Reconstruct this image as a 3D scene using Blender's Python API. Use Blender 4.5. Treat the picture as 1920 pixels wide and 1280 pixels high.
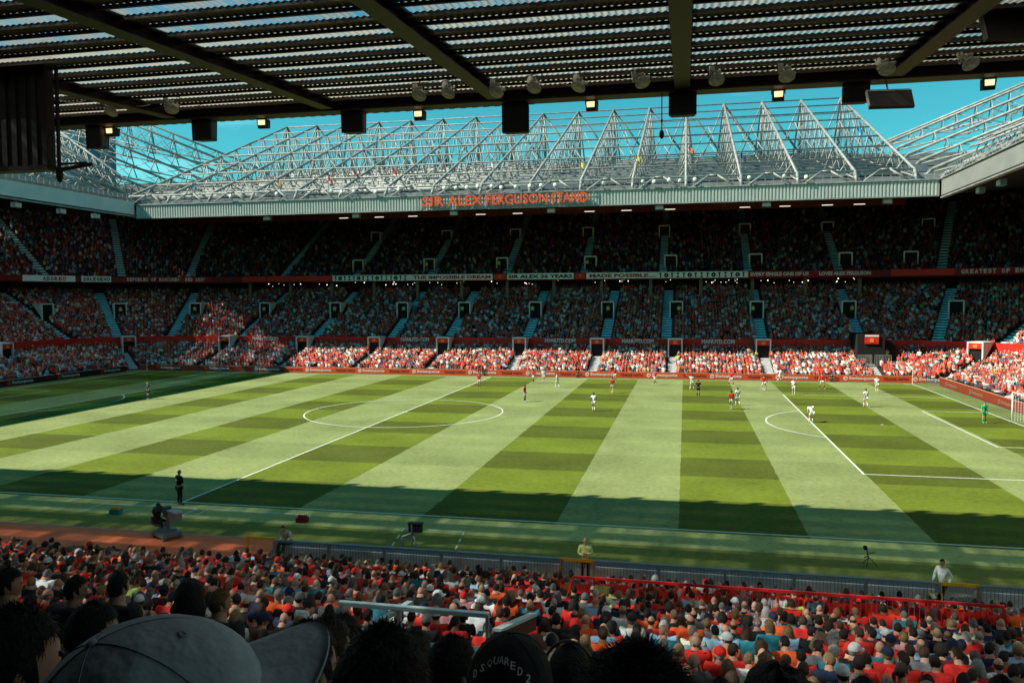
import bpy, bmesh, math, random
import numpy as np
from mathutils import Vector, Matrix
R = random.Random(11)
N = np.random.RandomState(5)
S = bpy.context.scene
COL = S.collection
for o in list(bpy.data.objects):
    bpy.data.objects.remove(o)

# ------------------------------------------------------------------ camera
CAM = (25.52, -70.858, 10.513)
YAW, PITCH, ROLL, FPX = 0.212038, -0.05317766, -0.0041276, 1506.476
cy, sy, cp, sp = math.cos(YAW), math.sin(YAW), math.cos(PITCH), math.sin(PITCH)
fwd = Vector((-sy * cp, cy * cp, sp)); rgt = Vector((cy, sy, 0)); up = rgt.cross(fwd)
cr, sr = math.cos(ROLL), math.sin(ROLL)
r2 = rgt * cr + up * sr; u2 = -rgt * sr + up * cr
cam = bpy.data.cameras.new('camera'); co = bpy.data.objects.new('camera', cam); COL.objects.link(co)
m = Matrix((r2, u2, -fwd)).transposed().to_4x4(); m.translation = CAM; co.matrix_world = m
cam.sensor_width = 36; cam.lens = 36 * FPX / 1920; cam.clip_start = 0.05; cam.clip_end = 3000
S.camera = co
def project(P):
    d = Vector(P) - Vector(CAM); w = d.dot(fwd)
    return 960 + FPX * d.dot(r2) / w, 640 - FPX * d.dot(u2) / w

# ------------------------------------------------------------------ world and sun
W = bpy.data.worlds.new('World'); S.world = W; W.use_nodes = True
nt = W.node_tree; bg = nt.nodes['Background']
sky = nt.nodes.new('ShaderNodeTexSky'); sky.sky_type = 'NISHITA'; sky.sun_disc = False
sky.sun_elevation = math.radians(42.7); sky.sun_rotation = math.radians(247.2)
sky.air_density = 1.0; sky.dust_density = 0.4; sky.ozone_density = 2.0
tint = nt.nodes.new('ShaderNodeMix'); tint.data_type = 'RGBA'; tint.blend_type = 'MULTIPLY'
tint.inputs[0].default_value = 1; tint.inputs[7].default_value = (0.135, 0.60, 0.50, 1)
nt.links.new(sky.outputs[0], tint.inputs[6])
# thin bright clouds low in the sky
tc = nt.nodes.new('ShaderNodeTexCoord'); mp = nt.nodes.new('ShaderNodeMapping'); mp.inputs['Scale'].default_value = (1.6, 1.6, 7)
nz = nt.nodes.new('ShaderNodeTexNoise'); nz.inputs['Scale'].default_value = 2.2; nz.inputs['Detail'].default_value = 6
rp = nt.nodes.new('ShaderNodeValToRGB'); rp.color_ramp.elements[0].position = 0.56; rp.color_ramp.elements[1].position = 0.8
rp.color_ramp.elements[1].color = (0.5, 0.5, 0.5, 1)
nt.links.new(tc.outputs['Generated'], mp.inputs[0]); nt.links.new(mp.outputs[0], nz.inputs[0]); nt.links.new(nz.outputs[0], rp.inputs[0])
cl = nt.nodes.new('ShaderNodeMix'); cl.data_type = 'RGBA'; nt.links.new(rp.outputs[0], cl.inputs[0])
nt.links.new(tint.outputs[2], cl.inputs[6]); cl.inputs[7].default_value = (2.6, 6.5, 7.0, 1)
nt.links.new(cl.outputs[2], bg.inputs[0]); bg.inputs[1].default_value = 0.12
sun = bpy.data.lights.new('sun', 'SUN'); so = bpy.data.objects.new('sun', sun); COL.objects.link(so)
sun.energy = 4.1; sun.angle = math.radians(0.5); sun.color = (1.0, 0.93, 0.78)
so.rotation_euler = Vector((1.0, 0.42, -1.0)).to_track_quat('-Z', 'Y').to_euler(); so.location = (-60, -60, 90)
S.view_settings.view_transform = 'Standard'; S.view_settings.look = 'None'
S.view_settings.exposure = 1.0; S.view_settings.gamma = 1
S.render.engine = 'CYCLES'
S.cycles.max_bounces = 6; S.cycles.transparent_max_bounces = 12

# ------------------------------------------------------------------ materials
MATS = {}
def mat(name, col=(.5, .5, .5), rough=.7, metal=0., var=0., scale=3., src=None, bump=0., bscale=20., spec=.3):
    if name in MATS: return MATS[name]
    m = bpy.data.materials.new(name); m.use_nodes = True; t = m.node_tree; b = t.nodes['Principled BSDF']
    b.inputs['Roughness'].default_value = rough; b.inputs['Metallic'].default_value = metal
    b.inputs['Specular IOR Level'].default_value = spec
    if src == 'attr':
        c = t.nodes.new('ShaderNodeAttribute'); c.attribute_name = 'col'; out = c.outputs['Color']
    elif src == 'obj':
        c = t.nodes.new('ShaderNodeObjectInfo'); out = c.outputs['Color']
    else:
        c = t.nodes.new('ShaderNodeRGB'); c.outputs[0].default_value = (*col, 1); out = c.outputs[0]
    if var or bump:
        n = t.nodes.new('ShaderNodeTexNoise'); n.inputs['Detail'].default_value = 6
        g = t.nodes.new('ShaderNodeNewGeometry') if src == 'world' else t.nodes.new('ShaderNodeTexCoord')
        t.links.new(g.outputs['Position'] if src == 'world' else g.outputs['Object'], n.inputs['Vector'])
        n.inputs['Scale'].default_value = scale
    if var:
        r = t.nodes.new('ShaderNodeMapRange'); r.inputs[1].default_value = .3; r.inputs[2].default_value = .7
        r.inputs[3].default_value = 1 - var; r.inputs[4].default_value = 1 + var
        t.links.new(n.outputs[0], r.inputs[0])
        x = t.nodes.new('ShaderNodeVectorMath'); x.operation = 'SCALE'
        t.links.new(out, x.inputs[0]); t.links.new(r.outputs[0], x.inputs['Scale']); out = x.outputs[0]
    t.links.new(out, b.inputs['Base Color'])
    if bump:
        n2 = t.nodes.new('ShaderNodeTexNoise'); n2.inputs['Scale'].default_value = bscale; n2.inputs['Detail'].default_value = 4
        t.links.new(g.outputs['Position'] if src == 'world' else g.outputs['Object'], n2.inputs['Vector'])
        bu = t.nodes.new('ShaderNodeBump'); bu.inputs['Strength'].default_value = bump; bu.inputs['Distance'].default_value = .02
        t.links.new(n2.outputs[0], bu.inputs['Height']); t.links.new(bu.outputs[0], b.inputs['Normal'])
    MATS[name] = m
    return m
def emat(name, col, s):
    m = bpy.data.materials.new(name); m.use_nodes = True; b = m.node_tree.nodes['Principled BSDF']
    b.inputs['Base Color'].default_value = (*col, 1); b.inputs['Emission Color'].default_value = (*col, 1); b.inputs['Emission Strength'].default_value = s
    MATS[name] = m; return m
DARKSTEEL = mat('dark_steel', (.034, .015, .012), .55, .2, .3, 1.5)
STEEL = mat('white_steel', (.27, .285, .27), .5, .1, .3, 1.2)
ROOFW = mat('roof_sheet_grey', (.17, .19, .19), .7, 0, .25, .35)
FASC = mat('fascia_grey', (.42, .45, .42), .6, 0, .08, .5)
CONC = mat('terrace_concrete', (.06, .05, .045), .9, 0, .3, .7)
STAIR = mat('stair_paint', (.78, .80, .78), .7, 0, .12, 2)
REDW = mat('red_painted_wall', (.68, .022, .012), .6, 0, .15, .6)
WHITE = mat('white_paint', (.78, .78, .74), .5, 0, .05, 2)
BLACK = mat('black_rubber', (.012, .011, .010), .6, 0, .2, 5)
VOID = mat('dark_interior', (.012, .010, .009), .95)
CROWD = mat('crowd_cloth', rough=.85, src='attr')
CLOTH = mat('clothing', rough=.85, src='obj', var=.28, scale=9, bump=.9, bscale=12)
SKIN = mat('skin', rough=.55, src='obj', var=.12, scale=14)
HAIR = mat('hair', rough=.6, src='obj', var=.45, scale=45, bump=.8, bscale=120)
GREYM = mat('grey_galvanised', (.22, .24, .26), .45, .4, .15, 3)
YEL = mat('yellow_paint', (.72, .38, .02), .5, 0, .1, 2)
REDR = mat('red_rail_paint', (.60, .02, .015), .45, 0, .1, 2)
TEALP = mat('pale_counter', (.40, .50, .50), .5, 0, .1, 2)
def pv(n): return MATS[n]

# ------------------------------------------------------------------ object helpers
def tag(o, label=None, cat=None, group=None, kind=None):
    if label: o['label'] = label
    if cat: o['category'] = cat
    if group: o['group'] = group
    if kind: o['kind'] = kind
    return o
def empty(name, loc=(0, 0, 0), rz=0, label=None, cat=None, group=None, parent=None):
    o = bpy.data.objects.new(name, None); COL.objects.link(o); o.location = loc; o.rotation_euler = (0, 0, rz)
    o.empty_display_size = .2
    if parent: o.parent = parent
    return tag(o, label, cat, group)
def link(name, me, parent=None, loc=(0, 0, 0), rot=(0, 0, 0), scale=(1, 1, 1)):
    o = bpy.data.objects.new(name, me); COL.objects.link(o); o.location = loc; o.rotation_euler = rot; o.scale = scale
    if parent: o.parent = parent
    return o
class MB:
    def __init__(s): s.v = []; s.f = []; s.m = []
    def add(s, vs, fs, mi=0):
        k = len(s.v); s.v += [tuple(v) for v in vs]; s.f += [tuple(i + k for i in f) for f in fs]; s.m += [mi] * len(fs); return s
    def box(s, a, b, mi=0, mx=None):
        (x0, y0, z0), (x1, y1, z1) = a, b
        vs = [Vector(p) for p in ((x0,y0,z0),(x1,y0,z0),(x1,y1,z0),(x0,y1,z0),(x0,y0,z1),(x1,y0,z1),(x1,y1,z1),(x0,y1,z1))]
        if mx: vs = [mx @ v for v in vs]
        return s.add(vs, [(0,3,2,1),(4,5,6,7),(0,1,5,4),(1,2,6,5),(2,3,7,6),(3,0,4,7)], mi)
    def tube(s, p, q, r, n=6, r2=None, mi=0, cap=True):
        p, q = Vector(p), Vector(q); d = (q - p)
        if d.length < 1e-6: return s
        d.normalize(); a = d.orthogonal().normalized(); b = d.cross(a); r2 = r if r2 is None else r2
        vs = [p + (a * math.cos(t) + b * math.sin(t)) * r for t in [2 * math.pi * i / n for i in range(n)]]
        vs += [q + (a * math.cos(t) + b * math.sin(t)) * r2 for t in [2 * math.pi * i / n for i in range(n)]]
        fs = [(i, (i + 1) % n, n + (i + 1) % n, n + i) for i in range(n)]
        if cap: fs += [tuple(range(n - 1, -1, -1)), tuple(range(n, 2 * n))]
        return s.add(vs, fs, mi)
    def ball(s, c, r, nu=10, nv=6, mi=0, mx=None):
        if not hasattr(r, '__len__'): r = (r, r, r)
        vs = []; fs = []
        for j in range(nv + 1):
            ph = math.pi * j / nv
            for i in range(nu):
                th = 2 * math.pi * i / nu
                v = Vector((r[0] * math.sin(ph) * math.cos(th), r[1] * math.sin(ph) * math.sin(th), r[2] * math.cos(ph)))
                if mx: v = mx @ v
                vs.append(v + Vector(c))
        for j in range(nv):
            for i in range(nu): fs.append((j*nu+i, (j+1)*nu+i, (j+1)*nu+(i+1)%nu, j*nu+(i+1)%nu))
        return s.add(vs, fs, mi)
    def lathe(s, prof, c=(0, 0, 0), n=12, mi=0, mx=None):
        vs = []; fs = []
        for r, z in prof:
            for i in range(n):
                v = Vector((r * math.cos(2*math.pi*i/n), r * math.sin(2*math.pi*i/n), z))
                if mx: v = mx @ v
                vs.append(v + Vector(c))
        for j in range(len(prof) - 1):
            for i in range(n): fs.append((j*n+i, j*n+(i+1)%n, (j+1)*n+(i+1)%n, (j+1)*n+i))
        return s.add(vs, fs, mi)
    def mesh(s, name, mats, off=(0, 0, 0), smooth=False):
        me = bpy.data.meshes.new(name); o = Vector(off)
        me.from_pydata([Vector(v) - o for v in s.v], [], s.f)
        for x in (mats if isinstance(mats, (list, tuple)) else [mats]): me.materials.append(x)
        me.polygons.foreach_set('material_index', s.m)
        if smooth: me.polygons.foreach_set('use_smooth', [True] * len(s.f))
        me.update(); return me
    def build(s, name, mats, parent=None, smooth=False):
        off = Vector((0, 0, 0)); q = parent
        while q: off += q.location; q = q.parent
        return link(name, s.mesh(name, mats, off, smooth), parent)
def fast(name, V, F, C, matl, parent=None):
    """vertices, triangles and vertex colours from numpy arrays"""
    me = bpy.data.meshes.new(name); V = np.asarray(V, np.float32); F = np.asarray(F, np.int32)
    me.vertices.add(len(V)); me.vertices.foreach_set('co', V.ravel())
    me.loops.add(F.size); me.loops.foreach_set('vertex_index', F.ravel())
    me.polygons.add(len(F)); me.polygons.foreach_set('loop_start', np.arange(0, F.size, 3, dtype=np.int32))
    me.polygons.foreach_set('loop_total', np.full(len(F), 3, np.int32))
    if C is not None:
        a = me.attributes.new('col', 'FLOAT_COLOR', 'POINT'); a.data.foreach_set('color', np.concatenate([C, np.ones((len(C), 1))], 1).astype(np.float32).ravel())
    me.materials.append(matl); me.update(calc_edges=True)
    return link(name, me, parent)
def copy_tree(o, parent=None, depth=0):
    c = o.copy(); COL.objects.link(c)
    if parent: c.parent = parent
    for ch in o.children: copy_tree(ch, c, depth + 1)
    return c
def text(s, w, h, matl, name='lettering', parent=None, loc=(0, 0, 0), rot=(math.pi/2, 0, 0), depth=.03, bold=.0, center=True):
    cu = bpy.data.curves.new(name, 'FONT'); cu.body = s; cu.extrude = depth; cu.offset = bold; cu.resolution_u = 2
    to = bpy.data.objects.new(name, cu); COL.objects.link(to)
    me = bpy.data.meshes.new_from_object(to.evaluated_get(bpy.context.evaluated_depsgraph_get()))
    bpy.data.objects.remove(to); bpy.data.curves.remove(cu)
    n = len(me.vertices); a = np.empty(n * 3, np.float32); me.vertices.foreach_get('co', a); a = a.reshape(-1, 3)
    mn, mxx = a.min(0), a.max(0); a[:, 0] = (a[:, 0] - mn[0] - (0.5 * (mxx[0]-mn[0]) if center else 0)) * w / (mxx[0]-mn[0]); a[:, 1] = (a[:, 1] - mn[1]) * h / (mxx[1]-mn[1])
    me.vertices.foreach_set('co', a.ravel()); me.materials.clear(); me.materials.append(matl); me.update()
    off = Vector((0, 0, 0)); q = parent
    while q: off += q.location; q = q.parent
    return link(name, me, parent, Vector(loc) - off, rot)

# ------------------------------------------------------------------ ground and pitch
def rect(x0, y0, x1, y1, z): return [(x0,y0,z),(x1,y0,z),(x1,y1,z),(x0,y1,z)], [(0,1,2,3)]
GROUND = mat('asphalt', (.05, .05, .048), .9, 0, .2, .2)
tag(MB().add(*rect(-1500, -1500, 1500, 1500, -.45)).build('ground', GROUND), kind='structure')
tag(MB().add(*rect(-57, -60, 57, 40, -.04)).build('perimeter_ground', mat('perimeter_concrete', (.13, .12, .11), .9, 0, .2, .5)), kind='structure')
def pitch_material():
    m = bpy.data.materials.new('mown_grass'); m.use_nodes = True; t = m.node_tree; L = t.links; b = t.nodes['Principled BSDF']
    b.inputs['Roughness'].default_value = .9; b.inputs['Specular IOR Level'].default_value = .1
    def nd(k, **kw):
        n = t.nodes.new(k)
        for a, v in kw.items(): setattr(n, a, v)
        return n
    def math_(op, a, b_=None, c=None):
        n = nd('ShaderNodeMath', operation=op)
        for i, x in enumerate((a, b_, c)):
            if x is None: continue
            if hasattr(x, 'links'): L.new(x, n.inputs[i])
            else: n.inputs[i].default_value = x
        return n.outputs[0]
    tcn = nd('ShaderNodeTexCoord'); sx = nd('ShaderNodeSeparateXYZ'); L.new(tcn.outputs['Object'], sx.inputs[0]); x, y = sx.outputs[0], sx.outputs[1]
    wn = nd('ShaderNodeTexNoise'); L.new(tcn.outputs['Object'], wn.inputs[0]); wn.inputs['Scale'].default_value = .8; wn.inputs['Detail'].default_value = 8
    wob = math_('MULTIPLY', math_('SUBTRACT', wn.outputs[0], .5), .14)
    xx = math_('DIVIDE', math_('ADD', math_('ADD', x, wob), 60), 120)
    half = [0, 6.4, 13, 19.6, 25.1, 30.7, 36, 42.4, 47.1, 52.5]
    bord = sorted([-h for h in half[1:]] + half)
    # odd/even ramp: light stripes 6.4-13, 19.6-25.1, 30.7-36, 42.4-47.1 and -6.4-0 ...
    cr_ = nd('ShaderNodeValToRGB'); cr_.color_ramp.interpolation = 'CONSTANT'; el = cr_.color_ramp.elements
    el[0].position = 0; el[0].color = (0, 0, 0, 1); first = True
    zero = bord.index(0.0)
    for k, bx in enumerate(bord):
        v = 1.0 if (k - zero) % 2 == 1 else 0.0
        if bx >= 52.5 or bx <= -52.5: v = 0.0
        e = el[1] if first else el.new((bx + 60) / 120); first = False
        e.position = (bx + 60) / 120; e.color = (v, v, v, 1)
    L.new(xx, cr_.inputs[0]); stripe = cr_.outputs[0]
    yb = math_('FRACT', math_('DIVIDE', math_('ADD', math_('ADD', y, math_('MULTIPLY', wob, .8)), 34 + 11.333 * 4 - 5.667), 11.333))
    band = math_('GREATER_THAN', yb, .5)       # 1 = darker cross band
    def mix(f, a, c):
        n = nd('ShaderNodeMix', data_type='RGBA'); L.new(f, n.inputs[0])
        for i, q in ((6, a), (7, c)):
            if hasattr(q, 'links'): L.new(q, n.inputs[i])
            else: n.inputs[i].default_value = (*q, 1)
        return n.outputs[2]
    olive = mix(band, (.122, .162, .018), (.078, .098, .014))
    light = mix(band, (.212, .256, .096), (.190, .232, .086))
    base = mix(stripe, olive, light)  # mowing sheen is put into the grass colour as fixed stripes
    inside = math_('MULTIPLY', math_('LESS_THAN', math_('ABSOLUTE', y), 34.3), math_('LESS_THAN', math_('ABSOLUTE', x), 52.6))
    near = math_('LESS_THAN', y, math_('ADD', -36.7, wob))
    outc = mix(near, (.32, .35, .13), (.165, .18, .04))  # near apron: sun through the rooflights put into a lighter turf colour
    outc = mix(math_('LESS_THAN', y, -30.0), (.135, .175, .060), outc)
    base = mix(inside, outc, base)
    n1 = nd('ShaderNodeTexNoise'); L.new(tcn.outputs['Object'], n1.inputs[0]); n1.inputs['Scale'].default_value = 3.; n1.inputs['Detail'].default_value = 10; n1.inputs['Roughness'].default_value = .75
    n0 = nd('ShaderNodeTexNoise'); L.new(tcn.outputs['Object'], n0.inputs[0]); n0.inputs['Scale'].default_value = .22; n0.inputs['Detail'].default_value = 4
    mpp = nd('ShaderNodeMapping'); L.new(tcn.outputs['Object'], mpp.inputs[0]); mpp.inputs['Scale'].default_value = (1, 3.2, 1)
    n2 = nd('ShaderNodeTexNoise'); L.new(mpp.outputs[0], n2.inputs[0]); n2.inputs['Scale'].default_value = 2.2; n2.inputs['Detail'].default_value = 5
    div = math_('MULTIPLY', math_('GREATER_THAN', n2.outputs[0], .64), -.34)
    pale = math_('MULTIPLY', math_('LESS_THAN', n2.outputs[0], .35), .28)
    f = math_('ADD', math_('ADD', math_('ADD', math_('MULTIPLY', math_('SUBTRACT', n1.outputs[0], .5), 1.25), math_('MULTIPLY', math_('SUBTRACT', n0.outputs[0], .5), .8)), 1.0), math_('ADD', div, pale))
    vm = nd('ShaderNodeVectorMath', operation='SCALE'); L.new(base, vm.inputs[0]); L.new(f, vm.inputs['Scale']); L.new(vm.outputs[0], b.inputs['Base Color'])
    bu = nd('ShaderNodeBump'); bu.inputs['Strength'].default_value = .5; bu.inputs['Distance'].default_value = .05; L.new(n1.outputs[0], bu.inputs['Height']); L.new(bu.outputs[0], b.inputs['Normal'])
    return m
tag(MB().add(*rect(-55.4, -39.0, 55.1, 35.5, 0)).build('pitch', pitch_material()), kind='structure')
TRACKM = mat('orange_red_track', (.85, .17, .06), .85, 0, .15, 1.2)
tag(MB().add(*rect(-30, -43.2, 8.6, -39.25, .006)).build('red_track', TRACKM), kind='structure')
tag(MB().add(*rect(-30, -39.25, 8.6, -38.95, .008)).build('track_edge', mat('faded_pink_edge', (.42, .20, .12), .85, 0, .1, 3)), kind='structure')
tag(MB().add(*rect(.6, -43.0, 3.2, -41.6, .011)).build('dark_mat', mat('dark_matting', (.03, .02, .015), .95)), kind='structure')
LINE = mat('line_paint', (.62, .66, .58), .8, 0, .12, 6)
def lines():
    b = MB(); w = .06; z = .006
    def seg(x0, y0, x1, y1, w=w):
        d = Vector((x1-x0, y1-y0, 0)).normalized() * w; n = Vector((-d.y, d.x, 0)); p, q = Vector((x0, y0, z)) - d, Vector((x1, y1, z)) + d
        b.add([p - n, q - n, q + n, p + n], [(0, 1, 2, 3)])
    def arc(cx, cyy, r, a0, a1, n=72):
        vs = []; fs = []
        for i in range(n + 1):
            a = a0 + (a1 - a0) * i / n
            for rr in (r - w, r + w): vs.append((cx + rr * math.cos(a), cyy + rr * math.sin(a), z + .004))
        for i in range(n): fs.append((2*i, 2*i+1, 2*i+3, 2*i+2))
        b.add(vs, fs)
    for y in (-34, 34): seg(-52.5, y, 52.5, y)
    for x in (-52.5, 52.5): seg(x, -34 + .13, x, 34 - .13)
    seg(0, -33.87, 0, 33.87); arc(0, 0, 9.15, 0, 2 * math.pi)
    b.lathe([(0, z + .006), (.2, z + .005)], (0, 0, 0), 12)
    for s in (-1, 1):
        for X, Y in ((36, 20.16), (47, 9.16)):
            seg(s * X, -Y, s * X, Y)
            for yy in (-Y, Y): seg(s * (X + .13), yy, s * 52.37, yy)
        a = math.acos(5.5 / 9.15)
        arc(s * 41.5, 0, 9.15, (math.pi if s > 0 else 0) - a, (math.pi if s > 0 else 0) + a, 30)
        b.lathe([(0, z + .006), (.12, z + .005)], (s * 41.5, 0, 0), 10)
        for c in (-34, 34): arc(s * 52.5, c, 1.0, math.pi if s > 0 else 0, (math.pi + (math.pi/2 if c > 0 else -math.pi/2)) if s > 0 else (-math.pi/2 if c > 0 else math.pi/2), 8)
    for pts in (((-3.9, -36.35), (-3.85, -35.1), (1.5, -35.0), (1.55, -36.35)), ((2.2, -36.4), (2.15, -35.0), (7.7, -35.0), (7.9, -36.2))):
        for p, q in zip(pts, pts[1:]): seg(*p, *q, w=.04)
    for p, q in (((13.36, -38.9), (12.95, -36.3)), ((12.95, -36.3), (15.83, -36.3)), ((16.15, -38.85), (15.83, -36.3))):
        for i in range(0, 5, 2):
            a, c = i / 5 + .02, (i + 1) / 5
            seg(p[0] + (q[0]-p[0])*a, p[1] + (q[1]-p[1])*a, p[0] + (q[0]-p[0])*c, p[1] + (q[1]-p[1])*c, w=.035)
    return b
tag(lines().build('pitch_markings', LINE), kind='structure')

# ------------------------------------------------------------------ bowl geometry
CX, CYY = 53.0, 33.1
def path(d, step=4.0, ylow=-38):
    """points of the bowl at distance d behind the boards: x, y, outward normal"""
    P = []
    n = 9
    for i in range(n): P.append((-(55.5 + d), ylow + (CYY - ylow) * i / n, -1, 0))
    for i in range(13):
        a = math.pi - (math.pi / 2) * i / 12; P.append((-CX + (2.5 + d) * math.cos(a), CYY + (2.5 + d) * math.sin(a), math.cos(a), math.sin(a)))
    for i in range(1, 14): P.append((-CX + 2 * CX * i / 14, CYY + 2.5 + d, 0, 1))
    for i in range(13):
        a = math.pi / 2 - (math.pi / 2) * i / 12; P.append((CX + (2.5 + d) * math.cos(a), CYY + (2.5 + d) * math.sin(a), math.cos(a), math.sin(a)))
    for i in range(1, n + 1): P.append((55.5 + d, CYY - (CYY - ylow) * i / n, 1, 0))
    return P
def sweep(prof, mi=0, b=None):
    """prof: list of (d, z) swept round the bowl"""
    b = b or MB(); rows = [[(p[0], p[1], z) for p in path(d)] for d, z in prof]; n = len(rows[0])
    vs = [p for r in rows for p in r]; fs = []
    for j in range(len(rows) - 1):
        for i in range(n - 1): fs.append((j*n+i, j*n+i+1, (j+1)*n+i+1, (j+1)*n+i))
    return b.add(vs, fs, mi)
LOW = [(2.0 + .8 * i, .15 + .205 * i) for i in range(13)]          # d, floor z of each row
MID = [(12.7 + .8 * i, 3.75 + .355 * i) for i in range(23)]
UPP = [(25.0 + .8 * i, 13.9 + .475 * i) for i in range(27)]
stand = empty('far_stand', (0, 38, 0), label='three-tier football stand curving round the far side of the pitch', cat='stand')
def steps(rows, dz):
    prof = [(rows[0][0], rows[0][1] - dz)]
    for i, (d, z) in enumerate(rows): prof += [(d, z), (d + .8, z)]
    return prof
sweep(steps(LOW, .6)).build('terrace', CONC, stand)
sweep(steps(MID, .4)).build('terrace', CONC, stand)
sweep(steps(UPP, .4)).build('terrace', CONC, stand)
sweep([(12.4, 2.5), (12.4, 4.62), (12.6, 4.62), (12.6, 3.6)]).build('dividing_wall', REDW, stand)
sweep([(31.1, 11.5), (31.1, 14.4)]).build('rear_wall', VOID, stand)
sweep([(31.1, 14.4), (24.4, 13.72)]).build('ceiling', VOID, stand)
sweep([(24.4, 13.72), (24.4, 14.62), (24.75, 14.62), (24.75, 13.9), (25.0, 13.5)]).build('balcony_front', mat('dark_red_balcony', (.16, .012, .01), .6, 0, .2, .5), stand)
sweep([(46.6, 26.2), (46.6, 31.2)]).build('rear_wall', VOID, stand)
# pillars below the balcony
for i in range(14): MB().box((-52 + 8 * i - .25, 62.5, 9.8), (-52 + 8 * i + .25, 63.0, 14.0)).build('pillar', mat('pillar_brown', (.20, .15, .10), .8), stand)

lm_ = MB()
for i in range(70):
    x = N.uniform(-50, 53); lm_.ball((x, N.uniform(64.5, 66.3), N.uniform(12.9, 13.7)), .05 if i % 3 else .09, 6, 4)
o = lm_.build('concourse_lamps', emat('concourse_lamp_glow', (1, .95, .8), 1.3), stand); o['kind'] = 'stuff'
# places on the bowl: ('f', X) straight far side, ('l', angle) / ('r', angle) corners, ('L', Y) / ('R', Y) sides
def place(k, u, d):
    if k == 'f': return Vector((u, 35.6 + d, 0)), 0.0
    if k == 'L': return Vector((-(55.5 + d), u, 0)), math.pi / 2
    if k == 'R': return Vector((55.5 + d, u, 0)), -math.pi / 2
    a = math.radians(u)
    if k == 'l': return Vector((-CX - (2.5 + d) * math.sin(a), CYY + (2.5 + d) * math.cos(a), 0)), a
    return Vector((CX + (2.5 + d) * math.sin(a), CYY + (2.5 + d) * math.cos(a), 0)), -a
AL = [('f', x) for x in (-46.7, -33.2, -21.2, -10.2, 1.6, 13.1, 23.9, 36.4, 49.6)] + [('l', 48), ('r', 50), ('L', 22), ('L', 6), ('R', 20)]
AM = [('f', x) for x in (-46.2, -33, -20, -10.6, 1.8, 13.9, 22.85, 36.4, 49.8)] + [('l', 20), ('l', 48), ('l', 75), ('r', 22), ('r', 50), ('r', 78), ('L', 18), ('L', 6), ('R', 20)]
AU = [('f', x) for x in (-45, -31, -17.4, -4, 9.1, 22, 35.3, 48.8)] + [('l', 20), ('l', 42), ('l', 66), ('r', 20), ('r', 42), ('r', 66), ('L', 26), ('L', 12), ('R', 26)]
VL = [('f', x) for x in (-46.7, -33.2, -21.2, -10.2, 1.6, 13.1, 24.2, 36.2)] + [('l', 44), ('r', 46), ('L', 22)]
VM = [('f', x) for x in (-45.6, -32.5, -20.5, -9.8, 2.0, 13.6, 24.2, 36.2, 49.3)] + [('l', 14), ('l', 44), ('l', 72), ('r', 26), ('r', 60), ('L', 18)]
VU = [('f', x) for x in (-31.2, -18, -5, 10.1, 23.2, 36.5, 50.0)] + [('r', 12)]
VT = [('f', x) for x in (-31.8, -17.8, -4.8, 8.5, 21.9, 35.5, 48.9)] + [('r', 16)]
BADGE = mat('orange_badge', (.75, .22, .03), .5)
def stair(places, rows, w, i0=0, i1=None):
    for k, u in places:
        b = MB()
        for i, (d, z) in enumerate(rows[i0:i1]):
            for h in (0, 1):
                p, a = place(k, u, d + .4 * h); mx = Matrix.Translation(p) @ Matrix.Rotation(a, 4, 'Z')
                dz = (rows[1][1] - rows[0][1]) / 2
                b.box((-w, 0, z - .1), (w, .39, z + .02 + dz * h), 0, mx)
                b.box((-w, -.012, z + dz * h - .03), (w, .03, z + .03 + dz * h), 1, mx)
        b.build('staircase', [STAIR, mat('step_nosing', (.48, .50, .50), .8)], stand)
stair(AL, LOW, .62)
STAIR_W = STAIR; STAIR = mat('stair_paint_skylight_tint', (.22, .92, 1.0), .7, 0, .12, 2)  # teal skylight of the shaded upper tiers is put into their stair colours
stair(AM, MID, .74); STAIR = mat('stair_paint_dim_skylight_tint', (.35, .58, .62), .7, 0, .12, 2); stair(AU, UPP, .62)
DOORM = mat('vomitory_frame_paint', (.62, .64, .60), .6, 0, .1, 2)
def vomitory(k, u, d, z, hw, h, dep, sign=True):
    p, a = place(k, u, d); p.z = z; mx = Matrix.Translation(p) @ Matrix.Rotation(a, 4, 'Z')
    b = MB()
    for s in (-1, 1):
        x0, x1 = sorted((s * hw, s * (hw + .18)))
        b.box((x0, 0, -.3), (x1, .25, h), 0, mx)
        b.add([mx @ Vector(v) for v in ((x0,.26,h*.1),(x1,.26,h*.1),(x1,dep,h),(x0,dep,h),(x0,.26,h-.02),(x1,.26,h-.02),(x1,dep,h+.02),(x0,dep,h+.02))], [(0,3,2,1),(4,5,6,7),(0,1,5,4),(1,2,6,5),(2,3,7,6),(3,0,4,7)])
    b.box((-hw, .02, h - .14), (hw, dep, h + .04), 0, mx)
    f = b.build('vomitory_frame', DOORM, stand)
    MB().box((-hw, .3, -.3), (hw, dep + .05, h - .15), 0, mx).build('dark_doorway', VOID, f)
    if sign:
        s = MB().box((-hw * .95, .04, h - .85), (hw * .95, .12, h - .2), 0, mx)
        s.box((-hw * .3, .0, h - .72), (hw * .3, .036, h - .3), 1, mx); s.build('door_sign', [REDW, BADGE], f)
for k, u in VL: vomitory(k, u, 9.6, 2.15, .85, 2.6, 2.6)
for k, u in VM: vomitory(k, u, 20.6, 8.0 - .35, .85, 2.35, 2.6, False)
for k, u in VU: vomitory(k, u, 27.5, 15.3, .85, 2.2, 2.4, False)
for k, u in VT: vomitory(k, u, 37.5, 21.3, .8, 1.9, 1.8, False)
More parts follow.
